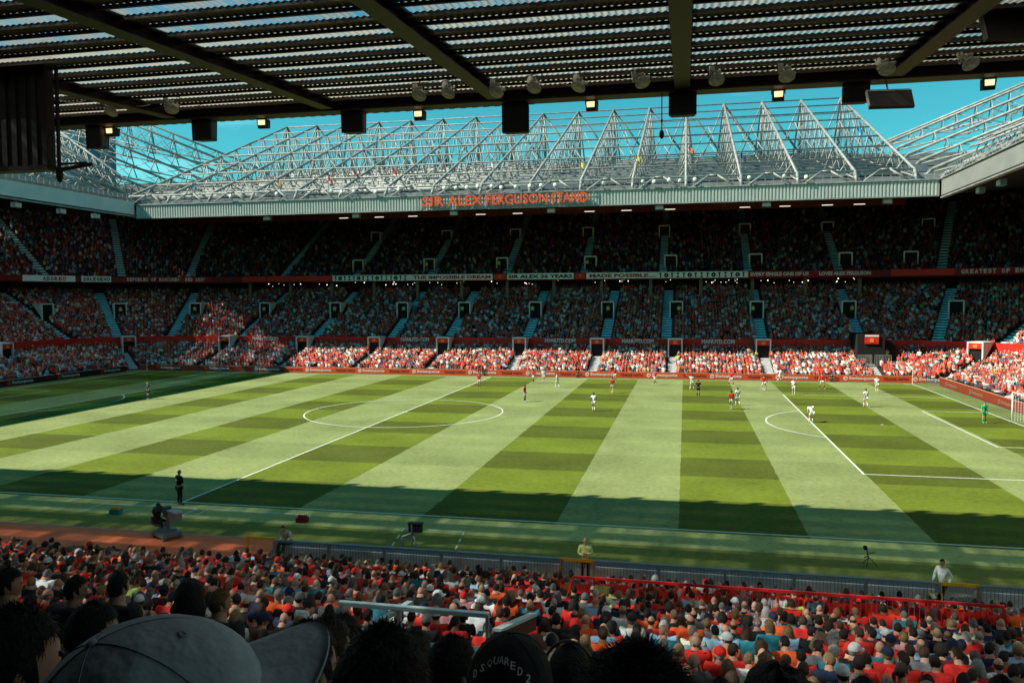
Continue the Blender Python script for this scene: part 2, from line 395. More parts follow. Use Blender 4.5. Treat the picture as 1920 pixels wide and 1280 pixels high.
# big players' tunnel in the far right corner
tun = MB().box((48.0, 43.2, 1.9), (51.4, 49.0, 5.6)); tun.box((51.4, 44, 1.9), (52.8, 47.6, 4.6))
tun.build('corner_tunnel', VOID, stand)
s_ = MB().box((48.9, 43.0, 4.35), (50.6, 43.15, 5.55)); s_.box((49.5, 42.95, 4.55), (50.0, 42.99, 5.05), 1); s_.box((48.9, 42.95, 5.3), (50.6, 42.99, 5.5), 2)
s_.build('tunnel_sign', [REDW, BADGE, WHITE], stand)
tr = MB()
for x0, x1 in ((47.9, 49.6), (50.0, 52.0)):
    for i in range(12): tr.tube((x0 + (x1-x0)*i/11, 42.2, 1.6 + .0*i), (x0 + (x1-x0)*i/11, 42.2, 2.9), .03, 4)
    tr.tube((x0, 42.2, 2.9), (x1, 42.2, 2.9), .04, 4)
tr.build('tunnel_railing', STEEL, stand)

# ------------------------------------------------------------------ far crowd (tens of thousands: stuff)
def unit(tri_rich=True):
    V = []; F = []; G = []     # G: colour group 0 shirt 1 skin 2 hair 3 trousers 4 seat
    def box8(pts, g):
        k = len(V); V.extend(pts); G.extend([g] * 8)
        for q in ((4,5,6,7),(0,1,5,4),(1,2,6,5),(2,3,7,6),(3,0,4,7)): F.extend([(k+q[0], k+q[1], k+q[2]), (k+q[0], k+q[2], k+q[3])])
    box8([(-.17,-.1,.42),(.17,-.1,.42),(.17,.12,.42),(-.17,.12,.42),(-.23,-.1,.98),(.23,-.1,.98),(.2,.1,.98),(-.2,.1,.98)], 0)
    k = len(V); hz = 1.16
    V.extend([(0,0,hz+.14),(-.09,-.02,hz+.03),(0,-.11,hz+.03),(.09,-.02,hz+.03),(0,.1,hz+.02),(0,-.05,hz-.14),(.05,.0,hz-.12),(-.05,.0,hz-.12)]); G.extend([2,2,1,2,2,1,1,1])
    for q in ((0,1,2),(0,2,3),(0,3,4),(0,4,1),(1,7,5),(1,5,2),(3,2,5),(3,5,6),(3,6,4),(4,7,1)): F.append((k+q[0],k+q[1],k+q[2]))
    if tri_rich:
        box8([(-.18,-.5,.36),(.18,-.5,.36),(.18,-.05,.36),(-.18,-.05,.36),(-.18,-.5,.52),(.18,-.5,.52),(.18,-.05,.54),(-.18,-.05,.54)], 3)
        for s in (-1, 1):
            k = len(V); V.extend([(s*.22,.02,.95),(s*.27,-.05,.88),(s*.2,-.07,.9),(s*.12,-.33,.62),(s*.17,-.36,.56),(s*.1,-.35,.55)]); G.extend([0,0,0,1,1,1])
            for q in ((0,1,4),(0,4,3),(1,2,5),(1,5,4),(2,0,3),(2,3,5)): F.append((k+q[0],k+q[1],k+q[2]))
    k = len(V); V.extend([(-.21,.2,.3),(.21,.2,.3),(.21,.2,.78),(-.21,.2,.78),(-.21,.24,.3),(.21,.24,.3),(.21,.24,.78),(-.21,.24,.78)]); G.extend([4]*8)
    for q in ((0,1,2,3),(3,2,6,7)): F.extend([(k+q[0],k+q[1],k+q[2]),(k+q[0],k+q[2],k+q[3])])
    return np.array(V), np.array(F), np.array(G)
SHIRTS = np.array([(.60,.040,.022),(.50,.025,.018),(.66,.12,.07),(.74,.66,.58),(.62,.56,.52),(.02,.02,.025),(.05,.045,.045),(.66,.38,.28),(.18,.19,.2),(.07,.11,.24),(.28,.50,.62),(.30,.04,.03),(.6,.45,.1)])
SW = np.array([.20,.08,.12,.13,.08,.08,.06,.09,.04,.04,.06,.03,.005]); SW = SW / SW.sum()
SKINS = np.array([(.58,.33,.22),(.50,.27,.17),(.62,.38,.27),(.25,.12,.07)]); HAIRS = np.array([(.03,.02,.015),(.08,.045,.025),(.16,.10,.06),(.35,.33,.3),(.5,.06,.03),(.6,.58,.55)])
def seats(rows, aisles, voms, vd, ylow, fill=.95):
    out = []
    for ri, (d, z) in enumerate(rows):
        segs = [('L', ylow, CYY), ('l', 90, 0), ('f', -CX, CX), ('r', 0, 90), ('R', CYY, ylow)]
        for k, a, bb in segs:
            r = 2.5 + d; ln = abs(bb - a) * (math.pi / 180 * r if k in 'lr' else 1); n = int(ln / .5)
            u = a + (bb - a) * (np.arange(n) + .5) / n
            per = (math.pi / 180 * r) if k in 'lr' else 1
            ok = N.rand(n) < fill
            for kk, q in aisles:
                if kk == k: ok &= np.abs(u - q) * per > (.95 if rows is MID else .8)
            for kk, q in voms:
                if kk == k and vd[0] < d < vd[1]: ok &= np.abs(u - q) * per > 1.25
            if rows is LOW and k == 'f' and d > 6.5: ok &= ~((u > 47.9) & (u < 52.9))
            u = u[ok] + (N.rand(ok.sum()) - .5) * .12 / per
            if k == 'f': x, y, ang = u, np.full(len(u), 35.6 + d), np.zeros(len(u))
            elif k == 'L': x, y, ang = np.full(len(u), -(55.5 + d)), u, np.full(len(u), math.pi/2)
            elif k == 'R': x, y, ang = np.full(len(u), 55.5 + d), u, np.full(len(u), -math.pi/2)
            else:
                t = np.radians(u); sgn = -1 if k == 'l' else 1
                x = sgn * (CX + r * np.sin(t)); y = CYY + r * np.cos(t); ang = -sgn * t
            out.append(np.stack([x, y, np.full(len(x), z), ang], 1))
    return np.concatenate(out)
def crowd(name, seatsl, rich, label, redness=0., emptyp=.04, dark=0., seat_shade=1., shade_tone=1.):
    V, F, G = unit(rich); s = seatsl; n = len(s)
    s = s.copy(); s[:, 0:2] += .45 * np.stack([-np.sin(s[:, 3]), np.cos(s[:, 3])], 1)
    ang = s[:, 3] + N.normal(0, .35, n); c, si = np.cos(ang), np.sin(ang)
    sc = N.normal(1, .07, n).clip(.75, 1.15)
    stand_ = N.rand(n) < .05
    X = V[None, :, 0] * sc[:, None]; Y = V[None, :, 1] * sc[:, None] + np.where(V[None, :, 2] > .9, N.normal(0, .07, n)[:, None], 0)
    X = X + np.where(V[None, :, 2] > .9, N.normal(0, .04, n)[:, None], 0)
    Z = V[None, :, 2] * sc[:, None]
    lift = (stand_ * .4)[:, None] * (G != 4)[None, :]
    gone = N.rand(n) < emptyp
    Z = np.where(gone[:, None] & (G != 4)[None, :], .1, Z + lift)
    P = np.stack([X * c[:, None] - Y * si[:, None] + s[:, 0:1], X * si[:, None] + Y * c[:, None] + s[:, 1:2], Z + s[:, 2:3]], 2)
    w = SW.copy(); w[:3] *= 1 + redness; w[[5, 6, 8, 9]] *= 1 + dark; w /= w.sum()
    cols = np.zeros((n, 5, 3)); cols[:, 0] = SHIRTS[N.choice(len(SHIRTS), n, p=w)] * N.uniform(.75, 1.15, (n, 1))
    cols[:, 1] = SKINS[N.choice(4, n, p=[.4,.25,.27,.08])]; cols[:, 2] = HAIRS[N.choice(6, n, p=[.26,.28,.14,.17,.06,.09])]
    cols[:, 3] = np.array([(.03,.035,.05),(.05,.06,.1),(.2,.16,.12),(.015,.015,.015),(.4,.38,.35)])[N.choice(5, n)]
    cols[:, 4] = (.36, .012, .010); cols *= shade_tone; cols[:, 4] *= seat_shade
    C = cols[:, G, :].reshape(-1, 3)
    FF = (F[None] + (np.arange(n) * len(V))[:, None, None]).reshape(-1, 3)
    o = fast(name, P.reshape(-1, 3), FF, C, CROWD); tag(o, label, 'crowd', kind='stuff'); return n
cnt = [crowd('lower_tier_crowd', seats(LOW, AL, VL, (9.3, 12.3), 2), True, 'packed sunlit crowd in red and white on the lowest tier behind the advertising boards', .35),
       crowd('middle_tier_crowd', seats(MID, AM, VM, (20.2, 23.3), 2), True, 'shaded crowd filling the middle tier below the banners', dark=.5, seat_shade=1.0, redness=.9),
       crowd('upper_tier_crowd', seats(UPP, AU, VU, (27, 30.2), 6), False, 'dark crowd on the steep upper tier under the far roof', emptyp=.25, dark=5.0, seat_shade=.5, redness=.3, shade_tone=.5)]  # clothes and seats darkened to paint in the shade under the roof
print('CROWD', cnt)

# ------------------------------------------------------------------ roofs of the far, left and right stands
def ribbed_fascia(L, z0, z1, pitch=.42):
    b = MB(); n = int(L / pitch); vs = []; fs = []
    for i in range(n + 1):
        x = L * i / n
        for dx, dy in ((0, 0), (.45 * pitch, 0), (.5 * pitch, .12), (.95 * pitch, .12)):
            if x + dx > L + .001: continue
            vs += [(x + dx, dy, z0), (x + dx, dy, z1)]
    k = len(vs) // 2
    for i in range(k - 1): fs.append((2*i, 2*i+2, 2*i+3, 2*i+1))
    return b.add(vs, fs)
fr = ribbed_fascia(111.6, 22.95, 24.75).build('fascia', FASC, stand); fr.location = (-55.8, 37.0, 0)
tb = MB().box((-55.8, 36.85, 24.78), (55.8, 37.3, 24.95)).box((-55.8, 36.9, 22.8), (55.8, 37.25, 22.93)); tb.build('fascia_trim', STEEL, stand)
def roof_sheet(P0, P1, Q1, Q0, n=26, name='roof_sheet', m_=None, parent=None):
    """corrugated deck between the front edge P0-P1 and rear edge Q0-Q1 with raised laps"""
    b = MB(); P0, P1, Q0, Q1 = map(Vector, (P0, P1, Q0, Q1))
    for i in range(n):
        a, c = i / n, (i + 1) / n
        A, B_, C_, D = P0.lerp(Q0, a), P1.lerp(Q1, a), P1.lerp(Q1, c), P0.lerp(Q0, c)
        dz = Vector((0, 0, -.16)); b.add([A, B_, C_ + dz, D + dz], [(0, 1, 2, 3)]); b.add([A, B_, B_ + Vector((0,0,-.22)), A + Vector((0,0,-.22))], [(3, 2, 1, 0)])
    return b.build(name, m_ or ROOFW, parent)
roof_sheet((-55.8, 37.3, 24.9), (55.8, 37.3, 24.9), (104, 88, 36.5), (-104, 88, 36.5), parent=stand)
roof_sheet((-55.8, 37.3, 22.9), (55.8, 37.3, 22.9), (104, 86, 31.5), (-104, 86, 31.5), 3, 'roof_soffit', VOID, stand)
TRM = [STEEL]
def truss(parent, T, w2=1.3, v0=1.5, v1=52, z0=26.4, z1=47.2, rz1=36.5, detail=True, spacing=7.0, name='roof_truss', main=.2, lift=0.):
    """T maps (u, v, z) to world; u along the stand, v back from the fascia"""
    b = MB(); n = 10
    ch = lambda t: (v0 + (v1 - v0) * t, z0 + (z1 - z0) * t)
    rf = lambda v: 24.95 + lift + (rz1 - 24.9) * v / 51.0
    b.tube(T(0, .4, 24.9 + lift), T(0, v0, z0), main, 8); b.tube(T(0, v0, z0), T(0, v1, z1), main, 8)
    b.tube(T(0, .4, 25.3 + lift), T(0, v1, rf(v1) + .5), .12, 5)
    for i in range(1, n + 1):
        t = i / n; v, z = ch(t); zb = rf(v) + .2
        for s in (-1, 1):
            b.tube(T(0, v, z), T(s * w2, v, zb), .10 if i < n else .16, 5)
        if z - zb > 3: b.tube(T(-w2 * .5, v, (z + zb) / 2), T(w2 * .5, v, (z + zb) / 2), .07, 4)
        vp, zp = ch((i - 1) / n); vm = (v + vp) / 2
        b.tube(T(0, vp, zp), T(0, v, zb), .07, 4); b.tube(T(0, v, z), T(0, vp, rf(vp) + .3), .05, 4)
        if detail: b.tube(T(-w2, v, zb), T(w2, v, zb), .1, 4)
    # mast and rear stays
    b.tube(T(0, v1, z1), T(0, v1 + 3, rz1 - 2), .3, 8); b.tube(T(0, v1, z1), T(spacing, v1 + 1, rz1 + 1), .2, 6); b.tube(T(0, v1, z1), T(-spacing * .55, v1 - 1, rz1 + 1), .13, 5)
    return b.build(name, TRM, parent, True)
Tf = lambda X: (lambda u, v, z: (X + u, 37 + v, z))
XT = [25.55 + 6.95 * k for k in range(-12, 5)]
for X in XT: truss(stand, Tf(X))
b = MB(); nch = 8
for i in range(0, nch + 1):
    v = 1.5 + 50.5 * i / nch; z = 26.4 + 20.8 * i / nch
    x0, x1 = XT[0] - .3, XT[-1] + .3
    b.tube((x0, 37 + v, z), (x1, 37 + v, z), .12 if i else .15, 6)
    if i in (3, 5, 7): b.tube((x0, 37 + v, z - 1.5), (x1, 37 + v, z - 1.5), .07, 5)
    zb = 24.95 + 11.6 * v / 51
    if i: b.tube((x0, 37 + v, zb + 1.0), (x1, 37 + v, zb + 1.0), .1, 5); b.box((x0, 37 + v - .15, zb - .1), (x1, 37 + v + .15, zb + .5))
b.build('longitudinal_rail', TRM, stand, True)
b = MB()
for k, X in enumerate(XT[:-1]):
    xm = X + 3.475
    for i in (3, 5):
        v = 1.5 + 50.5 * i / nch; z = 26.4 + 20.8 * i / nch; zb = 25 + 11.6 * v / 51
        for s in (-1, 1): b.tube((xm, 37 + v, z), (xm + s * 3.0, 37 + v, zb + .3), .09, 4)
    for s in (-1, 1): b.tube((xm + s * .5, 38.2, 26.5), (xm + s * 2.6, 37.5, 25.0), .12, 5)
    b.tube((xm - .5, 38.2, 26.5), (xm + .5, 38.2, 26.5), .12, 5)
    if k % 3 == 1:
        b.tube((X, 89, 47), (X + 6.95, 70, 30), .14, 5)
b.build('cross_bracing', TRM, stand, True)['kind'] = 'stuff'
b = MB()     # maintenance walkway and handrail on the front edge, clutter on the deck
for i in range(112): b.tube((-55.5 + i, 37.9, 24.9), (-55.5 + i, 37.9, 25.9), .03, 3)
for z in (25.4, 25.9): b.tube((-55.5, 37.9, z), (55.5, 37.9, z), .03, 4)
b.box((-55.5, 37.9, 24.96), (55.5, 38.8, 25.0))
b.build('walkway_handrail', GREYM, stand)
b = MB()
for i in range(70):
    x, y = N.uniform(-60, 60), N.uniform(40, 86); z = 25 + 11.6 * (y - 37) / 51; l = N.uniform(2, 9)
    b.box((x, y, z - .1), (x + l, y + N.uniform(.3, 1.0), z + N.uniform(.2, .8)))
b.build('roof_ductwork', mat('duct_grey', (.12, .15, .16), .6, 0, .3, .4), stand)['kind'] = 'stuff'

LT = mat('translucent_roof', (.7, .72, .7), .6)
def translucent(name, thru, diff, col=(.8, .85, .85), streak=True):
    m = bpy.data.materials.new(name); m.use_nodes = True; t = m.node_tree; t.nodes.clear(); L = t.links
    out = t.nodes.new('ShaderNodeOutputMaterial'); tr_ = t.nodes.new('ShaderNodeBsdfTransparent'); tl = t.nodes.new('ShaderNodeBsdfTranslucent'); df = t.nodes.new('ShaderNodeBsdfDiffuse')
    tl.inputs[0].default_value = (*col, 1); df.inputs[0].default_value = (.30, .28, .24, 1); tr_.inputs[0].default_value = (.75, .85, .95, 1)
    m1 = t.nodes.new('ShaderNodeMixShader'); m2 = t.nodes.new('ShaderNodeMixShader'); m1.inputs[0].default_value = diff
    L.new(df.outputs[0], m1.inputs[1]); L.new(tl.outputs[0], m1.inputs[2])
    if streak:
        g = t.nodes.new('ShaderNodeNewGeometry'); mp_ = t.nodes.new('ShaderNodeMapping'); mp_.inputs['Scale'].default_value = (1.3, .05, .05)
        n = t.nodes.new('ShaderNodeTexNoise'); n.inputs['Scale'].default_value = 1.6; n.inputs['Detail'].default_value = 8; n.inputs['Roughness'].default_value = .7
        L.new(g.outputs['Position'], mp_.inputs[0]); L.new(mp_.outputs[0], n.inputs[0])
        r = t.nodes.new('ShaderNodeMapRange'); r.inputs[1].default_value = .42; r.inputs[2].default_value = .66; r.inputs[3].default_value = thru * .35; r.inputs[4].default_value = min(.95, thru * 2.2)
        L.new(n.outputs[0], r.inputs[0]); L.new(r.outputs[0], m2.inputs[0])
    else: m2.inputs[0].default_value = thru
    L.new(m1.outputs[0], m2.inputs[1]); L.new(tr_.outputs[0], m2.inputs[2]); L.new(m2.outputs[0], out.inputs[0]); return m
LEFTM = translucent('left_roof_panels', .15, .3, (.5, .5, .48), streak=False); CORNERM = translucent('corner_clear_panels', .48, .5, streak=False)
def side_stand(sgn, name, label):
    root = empty(name, (sgn * 56.2, 0, 0), label=label, cat='stand roof')
    f = MB(); x0, x1 = sorted((sgn * 56.0, sgn * 56.4)); f.box((x0, -40, 23.4 if sgn < 0 else 22.9), (x1, 36.8, 25.3 if sgn < 0 else 24.7))
    f.build('fascia', mat('side_fascia', (.50, .54, .54), .6, 0, .08, .4) if sgn < 0 else mat('weak_sun_side_fascia', (.22, .225, .21), .6, 0, .12, .4), root)  # right fascia colour darkened to stand for weaker sunlight on it
    t_ = MB().box((x0 - .1, -40, 22.55 if sgn > 0 else 23.05), (x1 + .1, 36.8, 22.7 if sgn > 0 else 23.2)); t_.box((x0 - .1, -40, 24.9 if sgn > 0 else 25.5), (x1 + .1, 36.8, 25.0 if sgn > 0 else 25.6)); t_.build('fascia_trim', STEEL, root)
    ylim = 24 if sgn < 0 else 36.8
    roof_sheet((sgn * 56.4, -40, 24.9), (sgn * 56.4, ylim, 24.9), (sgn * 104, ylim, 36.5), (sgn * 104, -90, 36.5), parent=root, m_=LEFTM if sgn < 0 else None)
    if sgn < 0:
        roof_sheet((sgn * 56.4, ylim, 24.9), (sgn * 56.4, 37.0, 24.9), (sgn * 80, 62, 30.65), (sgn * 80, ylim, 30.65), 13, 'clear_roof_panels', CORNERM, root)
        roof_sheet((sgn * 80, ylim, 30.65), (sgn * 80, 62, 30.65), (sgn * 104, 88, 36.5), (sgn * 104, ylim, 36.5), 17, parent=root)
    else:
        roof_sheet((sgn * 56.4, ylim, 24.9), (sgn * 56.4, 37.0, 24.9), (sgn * 104, 88, 36.5), (sgn * 104, ylim, 36.5), 26, parent=root)
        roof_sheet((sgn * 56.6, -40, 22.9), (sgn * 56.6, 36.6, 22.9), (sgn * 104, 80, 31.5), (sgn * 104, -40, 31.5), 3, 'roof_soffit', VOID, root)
    T = lambda Y: (lambda u, v, z: (sgn * (56 + v), Y + u, z))
    for Y, lf in ((12, 0), (19, 0), (26, 0), (33, 0), (40, 0), (46, 1.5), (52, 3.5), (58, 5.5), (64, 7.5), (71, 9.5), (78, 10.5)):
        truss(root, T(Y), z0=26.0 + lf, z1=46.5 + lf, spacing=6, lift=lf)
    bb = MB()
    for i in range(0, 9):
        v = 1.5 + 50.5 * i / 8; z = 26.0 + 20 * i / 8
        bb.tube((sgn * (56 + v), 0, z), (sgn * (56 + v), 58, z), .12, 6); zb = 25 + 11.6 * v / 51
        bb.tube((sgn * (56 + v), 0, zb + .8), (sgn * (56 + v), 58, zb + .8), .1, 5)
    bb.build('longitudinal_rail', TRM, root, True)
    bb = MB()       # perforated castellated beams lying on the deck
    for i in range(6):
        v = 3 + 5 * i; z = 25.1 + 11.6 * v / 51
        bb.box((sgn * (56 + v) - .1, 5, z), (sgn * (56 + v) + .1, 44, z + .16)); bb.box((sgn * (56 + v) - .1, 5, z + .75), (sgn * (56 + v) + .1, 44, z + .95))
        for k in range(48): bb.box((sgn * (56 + v) - .06, 5 + .8 * k, z + .16), (sgn * (56 + v) + .06, 5.38 + .8 * k, z + .75))
    bb.build('perforated_beam', TRM, root)
    bb = MB()
    for i in range(46): bb.tube((sgn * 56.6, -8 + i, 24.9), (sgn * 56.6, -8 + i, 26.4), .035, 4)
    for z in (25.6, 26.4): bb.tube((sgn * 56.6, -8, z), (sgn * 56.6, 37, z), .035, 4)
    bb.build('walkway_handrail', STEEL, root)
    # diagonal box truss in the corner
    bb = MB()
    for off, zz in ((0, 0), (2.0, 1.2)):
        for ang in (8, 20, 32):
            a = math.radians(ang); c_, s2 = math.cos(a), math.sin(a)
            P = lambda v, dz: (sgn * (57 + off + v * c_), 39 + v * s2, 25.9 + .36 * v + zz + dz)
            bb.tube(P(0, 0), P(52, 0), .15, 6); bb.tube(P(4, 2.0), P(52, 3.4), .12, 6)
            for k in range(0, 12): bb.tube(P(4 + 4 * k, .3 * (k % 2)), P(6 + 4 * k, 2.2), .08, 4); bb.tube(P(6 + 4 * k, 2.2), P(8 + 4 * k, 0), .08, 4)
    bb.build('corner_truss', TRM, root, True)
    return root
side_stand(-1, 'left_stand_roof', 'white steel trusses and blue-shaded fascia of the stand roof at left')
side_stand(1, 'right_stand_roof', 'sunlit pale fascia and white trusses of the stand roof at right')
# tall dark blue glass block seen through the trusses at far left
MB().box((-150, 110, 0), (-128, 125, 62)).build('tower_block', mat('blue_glass_block', (.03, .12, .17), .3)); tag(bpy.data.objects['tower_block'], 'dark blue block standing behind the trusses at far left', 'building')

# letters on the far fascia
sg = empty('stand_name_sign', (1.3, 36.6, 23), label='orange red lettering SIR ALEX FERGUSON STAND on a steel frame', cat='sign')
fb = MB()
for z in (23.15, 24.75): fb.box((-11.2, 36.62, z), (13.6, 36.7, z + .1))
for i in range(11): x = -11.1 + i * 2.46; fb.box((x, 36.6, 22.8), (x + .1, 36.72, 25.1))
fb.build('sign_frame', GREYM, sg)
ORL = mat('orange_red_letters', (.72, .09, .02), .5)
x = -10.3
for w_, wd in (('SIR', 3.3), ('ALEX', 5.0), ('FERGUSON', 8.6), ('STAND', 5.0)):
    text(w_, wd - .1, 1.35, ORL, 'word', sg, (x + wd / 2, 36.5, 23.3), depth=.12, bold=.012); x += wd + .42
# inner dark red board under the roof edge
ib = empty('roof_edge_board', (0, 45, 23), label='dark red board with dim lettering hanging under the far roof edge', cat='sign')
MB().box((-54, 45.0, 22.7), (54, 45.1, 24.4)).build('board_panel', mat('deep_red_board', (.07, .008, .006), .7), ib)
DIML = mat('dim_letters', (.22, .06, .035), .7)
text('MANUTD.COM', 5.6, .75, DIML, 'lettering', ib, (31.8, 44.95, 23.1)); text('WELCOME TO OLD TRAFFORD', 10.6, .75, DIML, 'lettering', ib, (6.6, 44.95, 23.25)); text('MANUTD.COM', 5.2, .75, DIML, 'lettering', ib, (-18.7, 44.95, 23.4))
# lamp boxes, tube lights under the far roof edge
GL = mat('lamp_glass_grey', (.45, .52, .54), .3)
TUBE = emat('lit_tube', (1, .93, .8), .6)
def lampbox(x, y, z, rz=0, g='lamp boxes under the far roof edge', lab='square pale lamp box hanging under the far roof edge'):
    r = empty('lamp_box', (x, y, z), rz, lab, 'floodlight', g)
    if not LB:
        LB.append(MB().box((-.55, -.3, -.75), (.55, .3, -.1)).mesh('lamp_housing', GREYM)); LB.append(MB().box((-.48, -.36, -.68), (.48, -.3, -.17)).mesh('lamp_glass', GL)); LB.append(MB().tube((0, 0, -.1), (0, 0, .7), .04, 5).mesh('hanger', GREYM))
    for nme, me in zip(('housing', 'glass', 'hanger'), LB): link(nme, me, r)
LB = []
ords = ['first', 'second', 'third', 'fourth', 'fifth', 'sixth', 'seventh', 'eighth', 'ninth', 'tenth', 'eleventh', 'twelfth', 'thirteenth', 'fourteenth', 'fifteenth', 'sixteenth', 'seventeenth', 'eighteenth', 'nineteenth', 'twentieth']
ords += ['twenty-' + o for o in ords[:9]] + ['thirtieth'] + ['thirty-' + o for o in ords[:9]] + ['fortieth'] + ['forty-' + o for o in ords[:9]] + ['fiftieth'] + ['fifty-' + o for o in ords[:9]] + ['sixtieth']+ ['sixty-' + o for o in ords[:9]]
for i, x in enumerate((-34.8, -20.8, -6.2, 7.6, 22.1, 35.7, 50.2)): lampbox(x, 38.3, 22.95, lab=ords[i].capitalize() + ' lamp box from the left under the far roof edge')
for i, y in enumerate((16, 23.5, 30)): lampbox(-57.2, y, 23.0, math.pi/2, 'lamp boxes under the left roof edge', ords[i].capitalize() + ' lamp box from the left under the blue fascia')
for i, y in enumerate((21, 27)): lampbox(57.2, y, 22.6, -math.pi/2, 'lamp boxes under the right roof edge', ('Nearer' if i == 0 else 'Farther') + ' lamp box under the sunlit right fascia')
for i, x in enumerate((-25.1, -19.4, -14.1, -3.7, 1.8, 12.2, 17.4, 23.4, 33.4, 38.6, 44.0, 48.0)):
    o = MB().box((x - .7, 43.5, 22.75), (x + .7, 43.6, 22.83)).build('tube_light', TUBE); tag(o, ords[i].capitalize() + ' lit white tube from the left under the far roof', 'tube light', 'tube lights under the far roof')
# round floodlights on the fascia top
fm = MB(); fm.lathe([(0, -.28), (.18, -.26), (.3, -.1), (.36, .12), (.34, .16), (0, .17)], (0, 0, 0), 12, 0, Matrix.Rotation(math.pi/2, 4, 'X'))
fme = fm.mesh('flood_body', WHITE, smooth=True); fst = MB().box((-.05, .1, -.75), (.05, .2, 0)).box((-.4, .1, -.3), (.4, .16, -.22)).mesh('flood_bracket', GREYM)
pxs = (437, 523, 625, 644, 667, 707, 750, 835, 857, 877, 897, 923, 941, 968, 994, 1015, 1041, 1131, 1204, 1225, 1253, 1273, 1301, 1402, 1467, 1508)
for i, px in enumerate(pxs):
    a = (px - 960) / FPX; dx, dy = cy * 1 * a - sy, sy * a + cy; t_ = (36.5 - CAM[1]) / dy; x = CAM[0] + t_ * dx
    r = empty('roof_floodlight', (x, 36.6, 25.75 + N.uniform(-.15, .15)), N.uniform(-.5, .5), ords[i].capitalize() + ' round white floodlight from the left on the far fascia top', 'floodlight', 'round floodlights on the far fascia')
    link('body', fme, r, scale=(.72,)*3); link('bracket', fst, r)
# small flags on the trusses
for i, (x, z, c) in enumerate(((-47, 27, (.05, .2, .3)), (-33, 27.2, (.5, .2, .03)), (-25, 27.3, (.5, .02, .02)), (-21, 28, (.3, .02, .08)), (-15.2, 28.2, (.55, .02, .02)), (11.5, 28, (.6, .5, .05)), (-1, 28.5, (.6, .55, .5)), (19.0, 28.6, (.6, .4, .02)), (25.9, 29.4, (.6, .12, .02)), (32.4, 28.2, (.02, .05, .12)), (46.5, 31, (.02, .2, .4)))):
    r = empty('flag', (x, 38.2, z - 1.5), label=ords[i].capitalize() + ' small flag from the left tied to the far roof trusses', cat='flag', group='small flags on the far roof')
    MB().tube((x, 38.2, z - 1.5), (x, 38.2, z + 1.2), .04, 5).build('pole', STEEL, r)
    vs = []; fs = []
    for k in range(6):
        for q in (0, 1): vs.append((x + .13 * k, 38.15 + .1 * math.sin(k * 1.3), z + 1.1 - .16 * k - .6 * q))
    for k in range(5): fs.append((2*k, 2*k+1, 2*k+3, 2*k+2))
    MB().add(vs, fs).build('cloth', mat('flag_%s' % ords[i], c, .8), r)

# ------------------------------------------------------------------ banners on the balcony
WB = mat('white_banner', (.80, .82, .78), .8, 0, .08, .6); RB = mat('red_banner', (.62, .04, .025), .8, 0, .1, .6); DB = mat('dark_red_banner', (.30, .018, .014), .8, 0, .1, .6)
BK = mat('black_print', (.012, .012, .014), .8); RP = mat('red_print', (.42, .02, .02), .8); WP = mat('white_print', (.62, .62, .58), .8)
def trophies(parent, x0, x1, n, y, z0, h):
    for i in range(n):
        x = x0 + (x1 - x0) * (i + .5) / n; k = i % 4; b_ = MB(); r = h * .45; zc = z0 + h / 2
        if k == 1: b_.lathe([(0, 0), (r, 0)], (x, y, zc), 14, 0, Matrix.Rotation(math.pi/2, 4, 'X')); b_.lathe([(0, .02), (r*.25, .02)], (x, y, zc), 8, 1, Matrix.Rotation(math.pi/2, 4, 'X'))
        elif k == 3: b_.add([(x-r*.7,y,zc+r),(x+r*.7,y,zc+r),(x,y,zc-.02),(x-r*.7,y,zc-r),(x+r*.7,y,zc-r),(x,y,zc+.02)], [(0,2,1),(3,4,5)])
        else: b_.add([(x-r*.6,y,zc+r),(x+r*.6,y,zc+r),(x+r*.2,y,zc),(x+r*.35,y,zc-r),(x-r*.35,y,zc-r),(x-r*.2,y,zc)], [(0,5,4,3,2,1)])
        b_.build('trophy_shape', [BK, WB], parent)
def banner(x0, x1, m_, label, texts, y=59.86):
    z0, z1 = 13.68, 14.66
    r = empty('banner', ((x0 + x1) / 2, y, z0), label=label, cat='banner')
    MB().box((x0, y, z0), (x1, y + .08, z1)).build('cloth', m_, r)
    for t_, a, c, mm in texts: text(t_, c - a, .58, mm, 'lettering', r, ((a + c) / 2, y - .02, z0 + .2), depth=.01, bold=.045)
    return r
r = banner(-34.6, -5.9, WB, 'white banner with trophy shapes and red words THE IMPOSSIBLE DREAM', [('THE IMPOSSIBLE DREAM', -19.8, -6.2, RP)])
trophies(r, -34.4 - r.location.x + r.location.x, -20.8, 16, 59.83, 13.75, .8)
banner(-3.4, 7.7, WB, 'white banner with black words SIR ALEX 26 YEARS', [('SIR ALEX 26 YEARS', -3.2, 7.5, BK)])
r = banner(9.8, 35.1, WB, 'white banner with red words MADE POSSIBLE and trophy shapes', [('MADE POSSIBLE....', 10.3, 20.9, RP)])
trophies(r, 21.2, 34.9, 15, 59.83, 13.75, .8)
banner(35.12, 53.3, DB, 'dark red banner with white words EVERY SINGLE ONE OF US LOVES ALEX FERGUSON', [('EVERY SINGLE ONE OF US', 35.5, 44.1, WP), ('LOVES ALEX FERGUSON', 45.6, 53.0, WP)])
for x0, x1, lab in ((-5.7, -3.6, 'small red crest banner between DREAM and SIR ALEX'), (7.9, 9.7, 'small red crest banner between YEARS and MADE')):
    r = banner(x0, x1, RB, lab, []); MB().lathe([(0, 0), (.2, 0)], ((x0+x1)/2, 59.84, 14.2), 10, 0, Matrix.Rotation(math.pi/2, 4, 'X')).build('crest', BADGE, r)
banner(-51.9, -49.3 + 2.0, RB, 'short plain red banner left of the kink in the balcony', []); banner(-47.0, -34.8, RB, 'long plain red banner left of the trophy banner', [])
